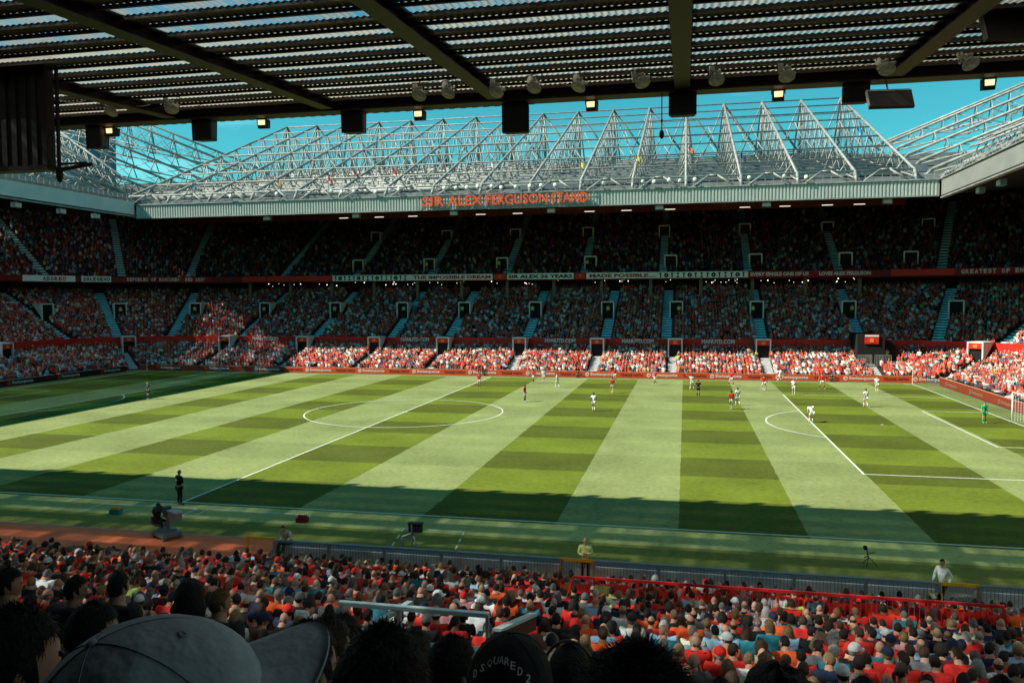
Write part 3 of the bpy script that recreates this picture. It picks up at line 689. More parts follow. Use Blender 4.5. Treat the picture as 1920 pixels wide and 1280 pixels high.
def cbanner(k, a0, a1, m_, label, txt, mm):
    """banner bent round a corner of the balcony, angle a0..a1"""
    d = 24.25; n = 10; pts = []
    for i in range(n + 1):
        p, a = place(k, a0 + (a1 - a0) * i / n, d); pts.append(p)
    r = empty('banner', (pts[n//2].x, pts[n//2].y, 13.68), label=label, cat='banner'); vs = []; fs = []
    for p in pts: vs += [(p.x, p.y, 13.68), (p.x, p.y, 14.66)]
    for i in range(n): fs.append((2*i, 2*i+2, 2*i+3, 2*i+1))
    MB().add(vs, fs).build('cloth', m_, r)
    L_ = sum((pts[i+1] - pts[i]).length for i in range(n))
    for word, f0, f1, m2 in txt:
        nch_ = len(word)
        for i, chh in enumerate(word):
            if chh == ' ': continue
            f = f0 + (f1 - f0) * (i + .5) / nch_; p, a = place(k, a0 + (a1 - a0) * f, d - .06)
            text(chh, L_ * (f1 - f0) / nch_ * .78, .62, m2, 'letter', r, (p.x, p.y, 13.86), (math.pi/2, 0, a), depth=.01, bold=.04)
cbanner('l', 76, 58, WB, 'white banner with ADORED lettering at the left edge', [('ADO', .38, .60, BK), ('RED', .60, .84, RP)], BK)
cbanner('l', 56, 46, WB, 'white banner reading 20LEGEND', [('20', .05, .27, BK), ('LE', .27, .5, RP), ('GEND', .5, .97, BK)], BK)
cbanner('l', 42, 10, DB, 'dark red banner reading REPUBLIC OF MANCUNIA RED ARMY', [('REPUBLIC OF MANCUNIA', .04, .62, WP), ('RED ARMY', .68, .92, WP)], WP)
cbanner('r', 6, 24, RB, 'plain red banner at the right kink of the balcony', [], WP)
cbanner('r', 25, 62, DB, 'dark red banner reading GREATEST OF ENGLISH FOOTBALL', [('GREATEST OF ENGLISH FOOTBALL', .02, .95, WP)], WP)
# red wall lettering MANUTD.COM on the dividing wall
for x in (-41, -15.5, 7.3, 18.8, 30.2): text('MANUTD.COM', 4.6, .62, WP, 'wall_lettering', stand, (x, 47.96, 3.92), depth=.02, bold=.04)

# ------------------------------------------------------------------ advertising boards
def board_mat(name, c): return mat(name, c, .5, 0, .06, .4)
ORB = board_mat('orange_red_led', (.55, .062, .016)); MRB = board_mat('maroon_led', (.20, .028, .014)); DKB = board_mat('dark_led', (.035, .012, .008)); MIDB = board_mat('brown_red_led', (.20, .03, .012))
LW = mat('led_white', (.60, .52, .46), .6); LDK = mat('led_dark_text', (.14, .03, .012), .6); LRED = mat('led_red_mark', (.7, .06, .015), .6); LFA = mat('led_faded', (.22, .11, .07), .6)
def ad(p0, p1, z1, m_, i, label, logos):
    """board from p0 to p1 (xy); logos: (fraction, kind)"""
    p0, p1 = Vector((*p0, 0)), Vector((*p1, 0)); d = p1 - p0; L_ = d.length; a = math.atan2(d.y, d.x)
    r = empty('advertising_board', p0, label=label, cat='advertising board', group='advertising boards round the pitch'); mx = Matrix.Translation(p0) @ Matrix.Rotation(a, 4, 'Z')
    MB().box((0, 0, .02), (L_, .12, z1), 0, mx).build('panel', m_, r)
    MB().box((0, -.01, z1 + .003), (L_, .14, z1 + .05), 0, mx).build('top_trim', mat('board_trim', (.5, .24, .14), .6), r)
    for f, kind in logos:
        q = mx @ Vector((f * L_, -.02, .16))
        if kind[0] == 'S':
            mm = LFA if kind == 'Sf' else LW; mk = LRED if kind == 'Sr' else mm
            b_ = MB(); b_.lathe([(0, 0), (.27, 0), (.27, .02), (0, .02)], mx @ Vector((f * L_ - .55, -.015, .42)), 14, 0, Matrix.Rotation(a, 4, 'Z') @ Matrix.Rotation(math.pi/2, 4, 'X'))
            for zz in (-.08, .02): b_.box((f * L_ - .67, -.05, .42 + zz), (f * L_ - .43, -.04, .42 + zz + .06), 1, mx)
            b_.build('logo_disc', [mk, m_], r)
            text('Swissquote', 3.3, .52, mm, 'lettering', r, mx @ Vector((f * L_ + 1.5, -.02, .15)), (math.pi/2, 0, a), depth=.01, bold=.03)
        else: text('TRADE WITH', 2.9, .32, LDK, 'lettering', r, mx @ Vector((f * L_, -.02, .25)), (math.pi/2, 0, a), depth=.01, bold=.01)
z1 = .78; step = 8.08
xs = [-51.83 + step * i for i in range(14)]
for i, x in enumerate(xs):
    x0 = x - 3.6; x1 = x0 + step
    if i == 0: x0 = -54.9
    if i == 13: x1 = 54.4
    m_ = MIDB if i < 2 else (MRB if i == 2 else ORB); mk = 'Sr' if i < 2 else 'S'
    lg = [((x + .6 - x0) / (x1 - x0), mk)] + ([((x - 2.2 - x0) / (x1 - x0), 'T')] if 2 < i else [])
    ad((x0 + .01, 35.6), (x1 - .01, 35.6), z1, m_, i, ords[i].capitalize() + ' panel from the left on the far touchline board run', lg)
ys = [33.2 - 8.05 * i for i in range(7)]
for i, y in enumerate(ys): ad((-55.45, y - 8.03), (-55.45, y), z1, DKB, i, ords[i].capitalize() + ' dark panel from the far corner on the left goal line', [(.45, 'Sr')])
for i, y in enumerate([33.2 - 8.05 * i for i in range(7)]): ad((55.25, y), (55.25, y - 8.03), .95, MRB, i, ords[i].capitalize() + ' maroon panel from the far corner on the right goal line', [(.4, 'Sf')])

# ------------------------------------------------------------------ goals and corner flags
def goal(s, label):
    r = empty('goal', (s * 52.5, 0, 0), label=label, cat='goal')
    f = MB()
    for y in (-3.66, 3.66): f.tube((s*52.5, y, 0), (s*52.5, y, 2.5), .06, 8)
    f.tube((s*52.5, -3.72, 2.5), (s*52.5, 3.72, 2.5), .06, 8)
    f.build('goal_frame', WHITE, r, True)
    b = MB()
    for y in (-3.7, 3.7): b.tube((s*54.6, y, 0), (s*54.6, y, 2.4), .04, 6)
    b.build('rear_post', GREYM, r)
    n = MB(); st = .24
    for y in (-3.66, 3.66):
        for i in range(10): n.tube((s*(52.5 + .22*i), y, 0), (s*(52.5 + .22*i), y, 2.44), .012, 3, cap=False)
        for i in range(11): n.tube((s*52.5, y, st*i), (s*54.55, y, st*i), .012, 3, cap=False)
    for i in range(31): n.tube((s*54.55, -3.66 + st*i, 0), (s*54.55, -3.66 + st*i, 2.42), .012, 3, cap=False); n.tube((s*52.5, -3.66 + st*i, 2.46), (s*54.55, -3.66 + st*i, 2.42), .012, 3, cap=False)
    for i in range(11): n.tube((s*54.55, -3.66, st*i), (s*54.55, 3.66, st*i), .012, 3, cap=False)
    n.build('net', mat('net_cord', (.6, .6, .58), .8), r)
goal(1, 'white goal with net at the right edge of the photo'); goal(-1, 'white goal at the left end outside the photo')
def cflag(x, y, label):
    r = empty('corner_flag', (x, y, 0), label=label, cat='corner flag')
    MB().tube((x, y, 0), (x, y, 1.7), .03, 6).build('pole', WHITE, r)
    MB().add([(x, y, 1.7), (x + .4, y + .05, 1.62), (x + .38, y, 1.38), (x, y, 1.35)], [(0, 1, 2, 3)]).build('cloth', mat('corner_flag_cloth', (.7, .6, .5), .8), r)
cflag(-52.5, 34, 'corner flag at the far left corner of the pitch'); cflag(52.5, 34, 'corner flag at the far right corner of the pitch')

# ------------------------------------------------------------------ near stand: roof
nr = empty('near_stand_roof', (25, -37, 19), label='dark steel roof with translucent strips over the near stand', cat='stand roof')
ZR = lambda y: 19.2 + .0704 * (y + 37)
BX = [-43.2, -35.6, -28.0, -20.4, -12.8, -5.1, 2.55, 10.2, 17.75, 25.35, 33.15, 40.9, 48.6]
OPAQ = mat('opaque_corrugated', (.10, .07, .052), .7, .1, .35, 1.0); GLASS0 = translucent('dusty_rooflight', .035, .42, (.66, .60, .50)); GLASSY = translucent('weathered_rooflight', .17, .36, (.60, .56, .48)); GLASSB = translucent('clearer_rooflight', .42, .26, (.55, .55, .53)); FILLGLASS = translucent('fill_light_rooflight', .40, .97, (1, .97, .92), streak=False)
def corr(x0, x1, y0, y1, dz, amp=.022, per=.20, nseg=6):
    n = max(2, int((x1 - x0) / per * nseg)); vs = []; fs = []
    for i in range(n + 1):
        x = x0 + (x1 - x0) * i / n; h = amp * math.sin(2 * math.pi * i / nseg)
        vs += [(x, y0, ZR(y0) + dz + h), (x, y1, ZR(y1) + dz + h)]
    for i in range(n): fs.append((2*i, 2*i+2, 2*i+3, 2*i+1))
    return vs, fs
strips = [-38.38 - 1.86 * k for k in range(16)]
proto = {}
for k, yk in enumerate(strips):
    for j in range(len(BX) - 1):
        x0, x1 = BX[j] + .33, BX[j+1] - .33
        vis = not (8 <= k < 13)
        for nm, ya, yb_, dz, mm in (('translucent_sheet', yk - .98, yk, .03, GLASS0 if k < 2 else (GLASSY if k < 6 else GLASSB)), ('opaque_sheet' if vis else 'unseen_rear_sheet', yk - 1.86, yk - .98, .0, OPAQ if (vis or j < 7) else FILLGLASS)):  # unseen right-hand rear sheets made clear to brighten the near crowd
            o = MB().add(*corr(x0, x1, ya - .04, yb_ + .04, dz)).build(nm, mm, nr)
for k, yk in enumerate(strips):
    b = MB()
    for y in (yk, yk - .98):
        z = ZR(y); b.box((-44, y - .02, z - .11), (60, y + .02, z - .02)); b.box((-44, y - .045, z - .122), (60, y + .045, z - .112))
    b.build('purlin', DARKSTEEL, nr)
for X in BX:
    b = MB(); y0, y1 = -76.0, -37.55
    for w_, za, zb in ((.30, -.36, -.32), (.33, -.02, .06), (.06, -.32, -.02)):
        b.add([(X-w_, y0, ZR(y0)+za), (X+w_, y0, ZR(y0)+za), (X+w_, y1, ZR(y1)+za), (X-w_, y1, ZR(y1)+za), (X-w_, y0, ZR(y0)+zb), (X+w_, y0, ZR(y0)+zb), (X+w_, y1, ZR(y1)+zb), (X-w_, y1, ZR(y1)+zb)], [(0,3,2,1),(4,5,6,7),(0,1,5,4),(1,2,6,5),(2,3,7,6),(3,0,4,7)])
    b.build('main_beam', DARKSTEEL, nr)
b = MB().box((-70, -38.35, 19.15), (85, -37.35, 19.5)); b.box((-70, -37.35, 18.78), (85, -37.0, 19.6)); b.box((-70, -37.75, 18.72), (85, -36.95, 18.79))
b.build('front_girder', DARKSTEEL, nr)
MB().add(*[([(x, -36.97, z) for x in np.arange(-20, 60, .25) for z in (18.70, 18.78)]), [(4*i, 4*i+2, 4*i+3, 4*i+1) for i in range(79)]]).build('edge_dentil', DARKSTEEL, nr)
b = MB(); rd = MB()   # unseen decks beyond the bays; right one added clear to brighten the crowd
for x0, x1 in ((-75, BX[0] - .34), (BX[-1] + .34, 88)):
    (b if x0 < 0 else rd).add([(x0, -80, ZR(-80) + .1), (x1, -80, ZR(-80) + .1), (x1, -38.3, ZR(-38.3) + .1), (x0, -38.3, ZR(-38.3) + .1)], [(0, 1, 2, 3)])
y1 = strips[-1] - 1.86; rd.build('added_side_rooflight', FILLGLASS, nr); rd = MB(); rd.add([(BX[0], -84, ZR(-84) + .1), (BX[-1], -84, ZR(-84) + .1), (BX[-1], y1, ZR(y1) + .1), (BX[0], y1, ZR(y1) + .1)], [(0, 1, 2, 3)])
b.build('solid_deck', OPAQ, nr); rd.build('rear_deck', OPAQ, nr)
MB().box((-75, -84.4, -.4), (88, -84.0, 16.2)).build('rear_wall', CONC, nr)
# corrugated edge strip hanging below the girder
for i in range(26):
    x = N.uniform(0, 40); y = N.uniform(-43, -38.6); z = ZR(y) - .16; b = MB(); L_ = N.uniform(.6, 2.2); sag = N.uniform(.05, .25); pr = None
    for k in range(9):
        t = k / 8; p = Vector((x + L_ * t, y + .15 * t, z - sag * 4 * t * (1 - t)))
        if pr is not None: b.tube(pr, p, .012, 4, cap=False)
        pr = p
    b.build('loose_cable', DARKSTEEL if i % 3 else LINE, nr)
# ------------------------------------------------------------------ things hanging from the near roof
def spk(x, y, z, w, h, rz, label):
    r = empty('loudspeaker', (x, y, z), rz, label, 'loudspeaker', 'loudspeakers under the near roof edge')
    b = MB().add([(-w/2, -.3, 0), (w/2, -.3, 0), (w/2*.8, .35, .05), (-w/2*.8, .35, .05), (-w/2, -.35, h), (w/2, -.35, h), (w/2*.8, .4, h), (-w/2*.8, .4, h)], [(0,3,2,1),(4,5,6,7),(0,1,5,4),(1,2,6,5),(2,3,7,6),(3,0,4,7)])
    link('cabinet', b.mesh('cabinet', BLACK), r); link('side_grille', MB().add([(w/2+.002, -.22, .12), (w/2*.82+.004, .28, .14), (w/2*.82+.004, .3, h-.1), (w/2+.002, -.24, h-.1)], [(0,1,2,3)]).mesh('side_grille', mat('speaker_grey', (.10, .08, .07), .7)), r)
    link('hanger', MB().tube((-.2, 0, h), (-.2, 0, h + .5), .03, 5).tube((.2, 0, h), (.2, 0, h + .5), .03, 5).mesh('hanger', BLACK), r)
for x, zb, w, h, lab in ((3.8, 17.82, .95, 1.0, 'black loudspeaker above the left corner of the far stand'), (11.17, 17.83, 1.0, .95, 'black loudspeaker second from the left under the roof edge'), (18.5, 17.48, 1.15, 1.2, 'largest black loudspeaker hanging near the middle of the roof edge'), (25.37, 17.85, 1.1, .9, 'square black loudspeaker right of the hanging microphone'), (-1.9, 17.7, .8, 1.0, 'black loudspeaker beside the dark box at far left'), (31.9, 18.0, 1.0, .7, 'black loudspeaker partly behind the tilted flat panel')):
    spk(x, -37.1, zb, w, h, 0, lab)
WARM = emat('warm_lamp_glass', (.9, .62, .3), .9); GREENISH = emat('cool_lamp_glass', (.75, .8, .4), .7)
for i, (x, lit) in enumerate(((-1.3, 1), (6.6, 2), (14.1, 1), (21.65, 1), (29.1, 1), (36.7, 2))):
    r = empty('edge_floodlight', (x, -36.8, 18.3), N.uniform(-.15, .15), ords[i].capitalize() + ' small lit floodlight from the left on the near roof edge', 'floodlight', 'lit floodlights on the near roof edge')
    link('housing', MB().add([(-.2,-.2,0),(.2,-.2,0),(.24,.15,.05),(-.24,.15,.05),(-.24,-.25,.42),(.24,-.25,.42),(.24,.2,.42),(-.24,.2,.42)], [(0,3,2,1),(4,5,6,7),(0,1,5,4),(1,2,6,5),(2,3,7,6),(3,0,4,7)]).mesh('housing', BLACK), r)
    link('lens', MB().add([(-.16,-.262,.14),(.16,-.262,.14),(.17,-.285,.36),(-.17,-.285,.36)], [(0,1,2,3)]).mesh('lens', WARM if lit == 1 else GREENISH), r)
    link('bracket', MB().tube((-.26,-.05,.3),(-.26,-.05,.62),.02,4).tube((.26,-.05,.3),(.26,-.05,.62),.02,4).mesh('bracket', BLACK), r)
LAMPG = mat('aged_lamp_white', (.80, .74, .64), .45, 0, .3, 8); LAMPD = mat('lamp_dark_metal', (.08, .07, .06), .5, .4, .2, 5)
lm = MB(); lm.lathe([(.0, .16), (.07, .16), (.10, .12), (.12, .06), (.17, -.02), (.235, -.10), (.25, -.14), (.24, -.15), (0, -.13)], (0, 0, 0), 16)
lmesh = lm.mesh('lamp_dome', LAMPG, smooth=True)
ymesh = MB().box((-.29, -.02, .0), (-.27, .02, .34)).box((.27, -.02, .0), (.29, .02, .34)).box((-.29, -.02, .34), (.29, .02, .36)).mesh('yoke', LAMPD)
arms = MB().tube((-.28, 0, .02), (-.12, 0, .06), .045, 6).tube((.28, 0, .02), (.12, 0, .06), .045, 6).box((-.27, -.1, .1), (-.12, .02, .32)).tube((-.1, -.1, .12), (.1, -.1, .14), .05, 6).mesh('lamp_arm', LAMPG)
rodm = MB().tube((0, 0, .36), (0, 0, .75), .018, 5).tube((0, 0, .4), (.12, .1, .6), .012, 4).tube((.12, .1, .6), (.3, .15, .7), .012, 4).mesh('rod', LAMPD)
for i, (x, z) in enumerate(((.1, 19.14), (3.14, 19.1), (14.71, 19.03), (15.97, 19.06), (18.0, 18.99), (19.56, 19.07), (21.37, 19.0), (23.8, 19.02), (26.63, 18.95), (29.2, 18.93), (32.7, 18.97), (35.47, 18.98))):
    x, z = 25.52 + (x - 25.52) * .9256, 10.51 + (z - 10.51) * .9256
    r = empty('spot_lamp', (x, -41.0, z), R.uniform(-.5, .5), ords[i].capitalize() + ' dome-shaped spot lamp from the left under the near roof', 'spot lamp', 'spot lamps hanging under the near roof')
    tl = R.uniform(-.25, .25); link('dome', lmesh, r, rot=(-.55, tl, 0), scale=(1.12,)*3); link('yoke', ymesh, r, scale=(1.12,)*3); link('arm', arms, r, rot=(-.3, tl, 0), scale=(1.12,)*3); link('rod', rodm, r)
r = empty('hanging_microphone', (24.55, -37.4, 17), label='black microphone on a long cable hanging from the roof edge', cat='microphone')
MB().tube((24.55, -37.4, 17.3), (24.55, -37.4, 18.9), .022, 6).tube((24.55, -37.4, 17.62), (24.55, -37.4, 17.72), .04, 6).build('cable', BLACK, r); MB().ball((24.55, -37.4, 17.12), (.1, .1, .19), 12, 8).build('foam_ball', BLACK, r, True)
# tilted flat panels at right
def panel(c, w, h, d, rot, label):
    r = empty('tilted_panel', c, 0, label, 'panel'); r.rotation_euler = rot
    link('panel_box', MB().box((-w/2, 0, -h/2), (w/2, d, h/2)).mesh('panel_box', mat('panel_brown', (.05, .035, .028), .6, 0, .2, 3)), r)
    link('panel_rim', MB().box((-w/2, -.02, h/2), (w/2, d, h/2 + .03)).box((-w/2 - .03, -.02, -h/2), (-w/2, d, h/2 + .03)).mesh('panel_rim', mat('rim_pale', (.5, .45, .36), .6)), r)
    link('bracket', MB().tube((0, d, h/2), (0, d, h/2 + .6), .03, 5).tube((-w/2, d, h/2 + .15), (w/2, d, h/2 + .15), .025, 5).tube((-w/2, d, h/2 + .15), (-w/2, d, 0), .025, 5).mesh('bracket', LAMPD), r)
panel((32.1, -42, 17.03), 1.4, .66, .12, (-.5, .0, .1), 'small tilted flat panel hanging under the roof edge at right')
panel((34.9, -45, 18.4), 2.4, 1.35, .15, (-.35, .0, .25), 'large tilted flat panel in the top right corner')
# dark corrugated box at left
db = empty('hanging_gantry_box', (1, -47, 15), label='large dark corrugated box hanging at the left edge of the photo', cat='gantry')
b = MB(); n = 60
for i in range(n):
    x = -8 + 12.2 * i / n; b.box((x, -47.06 if i % 2 else -47.0, 15.15), (x + 12.0 / n, -46.7, 19.25))
b.build('box_cladding', mat('dark_cladding', (.045, .032, .024), .7, .1, .2, 2), db)
MB().box((4.05, -47.1, 15.1), (4.2, -46.7, 19.3)).box((4.42, -46.9, 14.6), (4.50, -46.8, 18.9)).box((-8, -47.1, 14.98), (4.2, -46.6, 15.14)).build('edge_post', DARKSTEEL, db)
MB().tube((4.4, -46.8, 15.0), (5.7, -46.8, 15.15), .07, 6).tube((4.4, -46.8, 15.2), (5.5, -46.8, 15.2), .04, 6).ball((4.46, -46.85, 14.85), (.12, .12, .3), 8, 6).build('pipe_arm', DARKSTEEL, db)
# floodlights on top of the near roof (their shadows fall on the grass)
tfm = MB().ball((0, 0, 0), (.33, .2, .3), 10, 7).box((-.05, -.05, -.9), (.05, .05, -.2)).mesh('top_flood_body', WHITE)
for i, xb in enumerate((-13.1, -11.7, -9.6, -6.3, -.3, 1.0, 7.0, 9.8, 13.3, 15.4, 18.1, 19.1, 20.7, 23.0, 26.8, 29.1, 31.3, 35.4, 36.9, 39.1, 40.5)):
    o = link('top_floodlight', tfm, None, (xb - 20.4, -37.15, 20.5)); tag(o, ords[i].capitalize() + ' white floodlight from the left standing on top of the near roof edge', 'floodlight', 'floodlights on top of the near roof')

# ------------------------------------------------------------------ near stand: terrace
NZ = lambda y: -.50 + .2733 * (-42.5 - y) if y > -62 else (4.83 + .62 * (-62 - y) if y > -65.4 else 6.94 + .36 * (-65.4 - y))
ns = empty('near_stand', (25, -43, 0), label='near stand terrace under the camera full of seated spectators', cat='stand')
rows_near = [-43.4 - .8 * i for i in range(52)]
vs = []; fs = []
b = MB()
for y in rows_near:
    z = NZ(y - .4); b.box((-40, y - .8, z - .9), (75, y - .002, z))
b.build('terrace', CONC, ns)
b = MB()
SEAT = mat('red_seat_plastic', (.20, .015, .012), .5)
for y in rows_near[:24]:
    z = NZ(y - .4)
    for i in range(int(90 / .52)):
        x = -12 + .52 * i; b.box((x - .2, y - .78, z + .30), (x + .2, y - .75, z + .60))
o = b.build('seat_backs', SEAT, ns); o['kind'] = 'stuff'

# ------------------------------------------------------------------ people
def skin(pts, edges, rad, sub=1, root=0):
    """skinned surface round a skeleton: returns verts, faces"""
    me = bpy.data.meshes.new('t'); me.from_pydata([Vector(p) for p in pts], edges, []); o = bpy.data.objects.new('t', me); COL.objects.link(o)
    mo = o.modifiers.new('s', 'SKIN'); mo.use_smooth_shade = True; mo.branch_smoothing = .3
    for i, r in enumerate(rad):
        me.skin_vertices[0].data[i].radius = (r, r) if not hasattr(r, '__len__') else r
        me.skin_vertices[0].data[i].use_root = (i == root)
    if sub: s = o.modifiers.new('u', 'SUBSURF'); s.levels = s.render_levels = sub
    ev = o.evaluated_get(bpy.context.evaluated_depsgraph_get()); m2 = ev.to_mesh()
    v = [tuple(x.co) for x in m2.vertices]; f = [tuple(p.vertices) for p in m2.polygons]
    ev.to_mesh_clear(); bpy.data.objects.remove(o); bpy.data.meshes.remove(me); return v, f
def head_geo(b, c, yaw=0, res=(14, 10), eyes=True, pitch=0):
    mx = Matrix.Rotation(yaw, 4, 'Z') @ Matrix.Rotation(-pitch, 4, 'X'); nu, nv = res; vs = []; fs = []
    for j in range(nv + 1):
        ph = math.pi * j / nv
        for i in range(nu):
            th = 2 * math.pi * i / nu; x, y, z = math.sin(ph) * math.cos(th), math.sin(ph) * math.sin(th), math.cos(ph)
            t = max(0, -z); X = .077 * x * (1 - .35 * t); Y = .097 * y * (1 - (.30 * t if y < 0 else .08 * t)); Z = .118 * z
            if y > .85 and -.45 < z < .15: Y += .022 * (1 - abs(x) * 4 if abs(x) < .25 else 0)
            if y > .6 and abs(abs(x) - .42) < .2 and 0 < z < .25: Y -= .006
            vs.append(mx @ Vector((X, Y, Z)) + Vector(c))
    for j in range(nv):
        for i in range(nu): fs.append((j*nu+i, (j+1)*nu+i, (j+1)*nu+(i+1)%nu, j*nu+(i+1)%nu))
    b.add(vs, fs)
    for s in (-1, 1): b.ball(mx @ Vector((s * .079, -.008, -.012)) + Vector(c), (.011, .021, .033), 8, 5, 0, mx @ Matrix.Rotation(s * .3, 4, 'Z'))
    if eyes:
        for s in (-1, 1): b.ball(mx @ Vector((s * .03, .085, .012)) + Vector(c), (.011, .008, .007), 6, 4, 1)
        b.ball(mx @ Vector((0, .089, -.052)) + Vector(c), (.022, .006, .005), 6, 4, 2)
EYE = mat('eye_dark', (.02, .015, .012), .3); LIP = mat('lip', (.30, .09, .07), .6)
def hair_mesh(kind, res=(20, 14), strands=0, seed=1, k=1.0):
    rr = random.Random(seed); b = MB(); nu, nv = res; vs = []; keep = {}
    for j in range(nv + 1):
        ph = math.pi * j / nv
        for i in range(nu):
            th = 2 * math.pi * i / nu; x, y, z = math.sin(ph) * math.cos(th), math.sin(ph) * math.sin(th), math.cos(ph)
            t = max(0, -z); g = {'short': .010, 'crop': .005, 'ring': .008, 'long': .018, 'curly': .04, 'spiky': .03, 'pony': .012, 'bob': .026, 'hood': .05}[kind] * k
            nn = rr.uniform(-.35, .35) * g
            X = (.077 * (1 - .35 * t) + g + nn) * x; Y = (.097 * (1 - (.30 * t if y < 0 else 0)) + g + nn) * y; Z = (.118 + g * 1.2 + nn) * z
            if kind in ('long', 'bob', 'hood') and z < -.1 and y < .35: X = (.085 + g) * x * (1.25 if kind != 'bob' else 1.1); Y = min(Y, .02) - .01; Z = .118 * z * (1.0 if kind == 'bob' else 2.3)
            vs.append(Vector((X, Y, Z)))
            front = .35 + .1 * abs(x)
            if kind == 'ring': ok = (-.45 < z < .42 and y < .25 and not (abs(x) > .8 and z < -.1))
            elif kind in ('long', 'bob', 'hood'): ok = (z > front or y < (.35 if z > -.2 else .1))
            else: ok = (z > front) or (y < .30 and z > .0) or (y < .02 and z > -.28) or (y < -.35 and z > -.62)
            keep[(i, j)] = ok
    fs = []
    for j in range(nv):
        for i in range(nu):
            q = [(i, j), (i, j+1), ((i+1) % nu, j+1), ((i+1) % nu, j)]
            if sum(keep[a] for a in q) >= 3: fs.append((j*nu+i, (j+1)*nu+i, (j+1)*nu+(i+1)%nu, j*nu+(i+1)%nu))
    b.add(vs, fs)
    if kind == 'pony':
        v, f = skin([(0, -.1, .03), (0, -.15, .0), (0, -.155, -.08), (0, -.14, -.18)], [(0,1),(1,2),(2,3)], [.02, .03, .032, .012]); b.add(v, f)
    if strands:
        ff = list(fs); sv = []; sf = []
        for _ in range(strands):
            q = rr.choice(ff); a, c_ = rr.random(), rr.random(); p = vs[q[0]].lerp(vs[q[1]], a).lerp(vs[q[3]].lerp(vs[q[2]], a), c_)
            nrm = Vector((p.x / .077 ** 2, p.y / .097 ** 2, p.z / .118 ** 2)).normalized()
            jit = Vector((rr.gauss(0, 1), rr.gauss(0, 1), rr.gauss(0, 1))) * {'spiky': .45, 'curly': .8}.get(kind, .3)
            dn = Vector((0, -.3, -1)); dn = (dn - nrm * dn.dot(nrm))
            d = (nrm * {'spiky': .75, 'curly': .6, 'short': .30, 'crop': .5}.get(kind, .16) + dn * {'spiky': .45, 'curly': .3}.get(kind, .9) + jit).normalized()
            L_ = {'spiky': .034, 'curly': .03, 'short': .026, 'crop': .01, 'ring': .015}.get(kind, .05) * rr.uniform(.5, 1.2); w = d.cross(nrm + jit * .1).normalized() * .0011
            st_ = len(sv); p0 = p - nrm * .003; md = p0 + d * L_ * .55; tip = md + (d * .7 - nrm * .35 + dn * .2).normalized() * L_ * .5
            sv += [p0 - w, p0 + w, md + w * .8, md - w * .8, tip]; sf += [(st_, st_+1, st_+2, st_+3), (st_+3, st_+2, st_+4)]
        b.add(sv, sf)
    return b
def cap_mesh(fine=False):
    b = MB(); nu, nv = (32, 12) if fine else (16, 7); vs = []; fs = []
    for j in range(nv + 1):
        ph = math.pi / 2 * 1.02 * j / nv
        for i in range(nu):
            th = 2 * math.pi * i / nu; x, y, z = math.sin(ph) * math.cos(th), math.sin(ph) * math.sin(th), math.cos(ph)
            sq = 1 + .04 * math.sin(ph) ** 2; vs.append(Vector((.094 * x * sq, .112 * y * sq, .118 * z + .015 + (.010 * math.sin(ph) ** 6 * (y > .5)))))
    for j in range(nv):
        for i in range(nu):
            if fine and j >= nv - 5:
                c_ = sum((vs[(j + a) * nu + (i + e) % nu] for a in (0, 1) for e in (0, 1)), Vector()) / 4
                if c_.y < -.05 and (c_.x / .052) ** 2 + ((c_.z - .01) / .052) ** 2 < 1: continue
            fs.append((j*nu+i, (j+1)*nu+i, (j+1)*nu+(i+1)%nu, j*nu+(i+1)%nu))
    b.add(vs, fs); b.ball((0, 0, .134), (.0055, .0055, .003), 8, 5)
    return b
def brim_mesh(fine=False):
    b = MB(); n = 20 if fine else 10; mr = 8 if fine else 4; vs = []; fs = []
    for lay in (0, 1):
        for j in range(mr + 1):
            for i in range(n + 1):
                a = math.pi * (.12 + .76 * i / n); t = j / mr; x0, y0 = .096 * math.cos(a), .112 * math.sin(a)
                x = x0 * (1 - .02 * t); y = y0 + t * .078 * math.sin(a) ** .8; z = .022 - .020 * t * 1.0 - 2.6 * x * x * (.4 + .6 * t) + .0035 * lay
                vs.append((x, y, z))
    m_ = (n + 1) * (mr + 1)
    for lay in (0, 1):
        for j in range(mr):
            for i in range(n):
                q = [lay*m_ + j*(n+1)+i, lay*m_ + j*(n+1)+i+1, lay*m_ + (j+1)*(n+1)+i+1, lay*m_ + (j+1)*(n+1)+i]; fs.append(tuple(q if lay else q[::-1]))
    for i in range(n): a = mr*(n+1)+i; fs.append((a, a+1, m_+a+1, m_+a))
    return b.add(vs, fs)

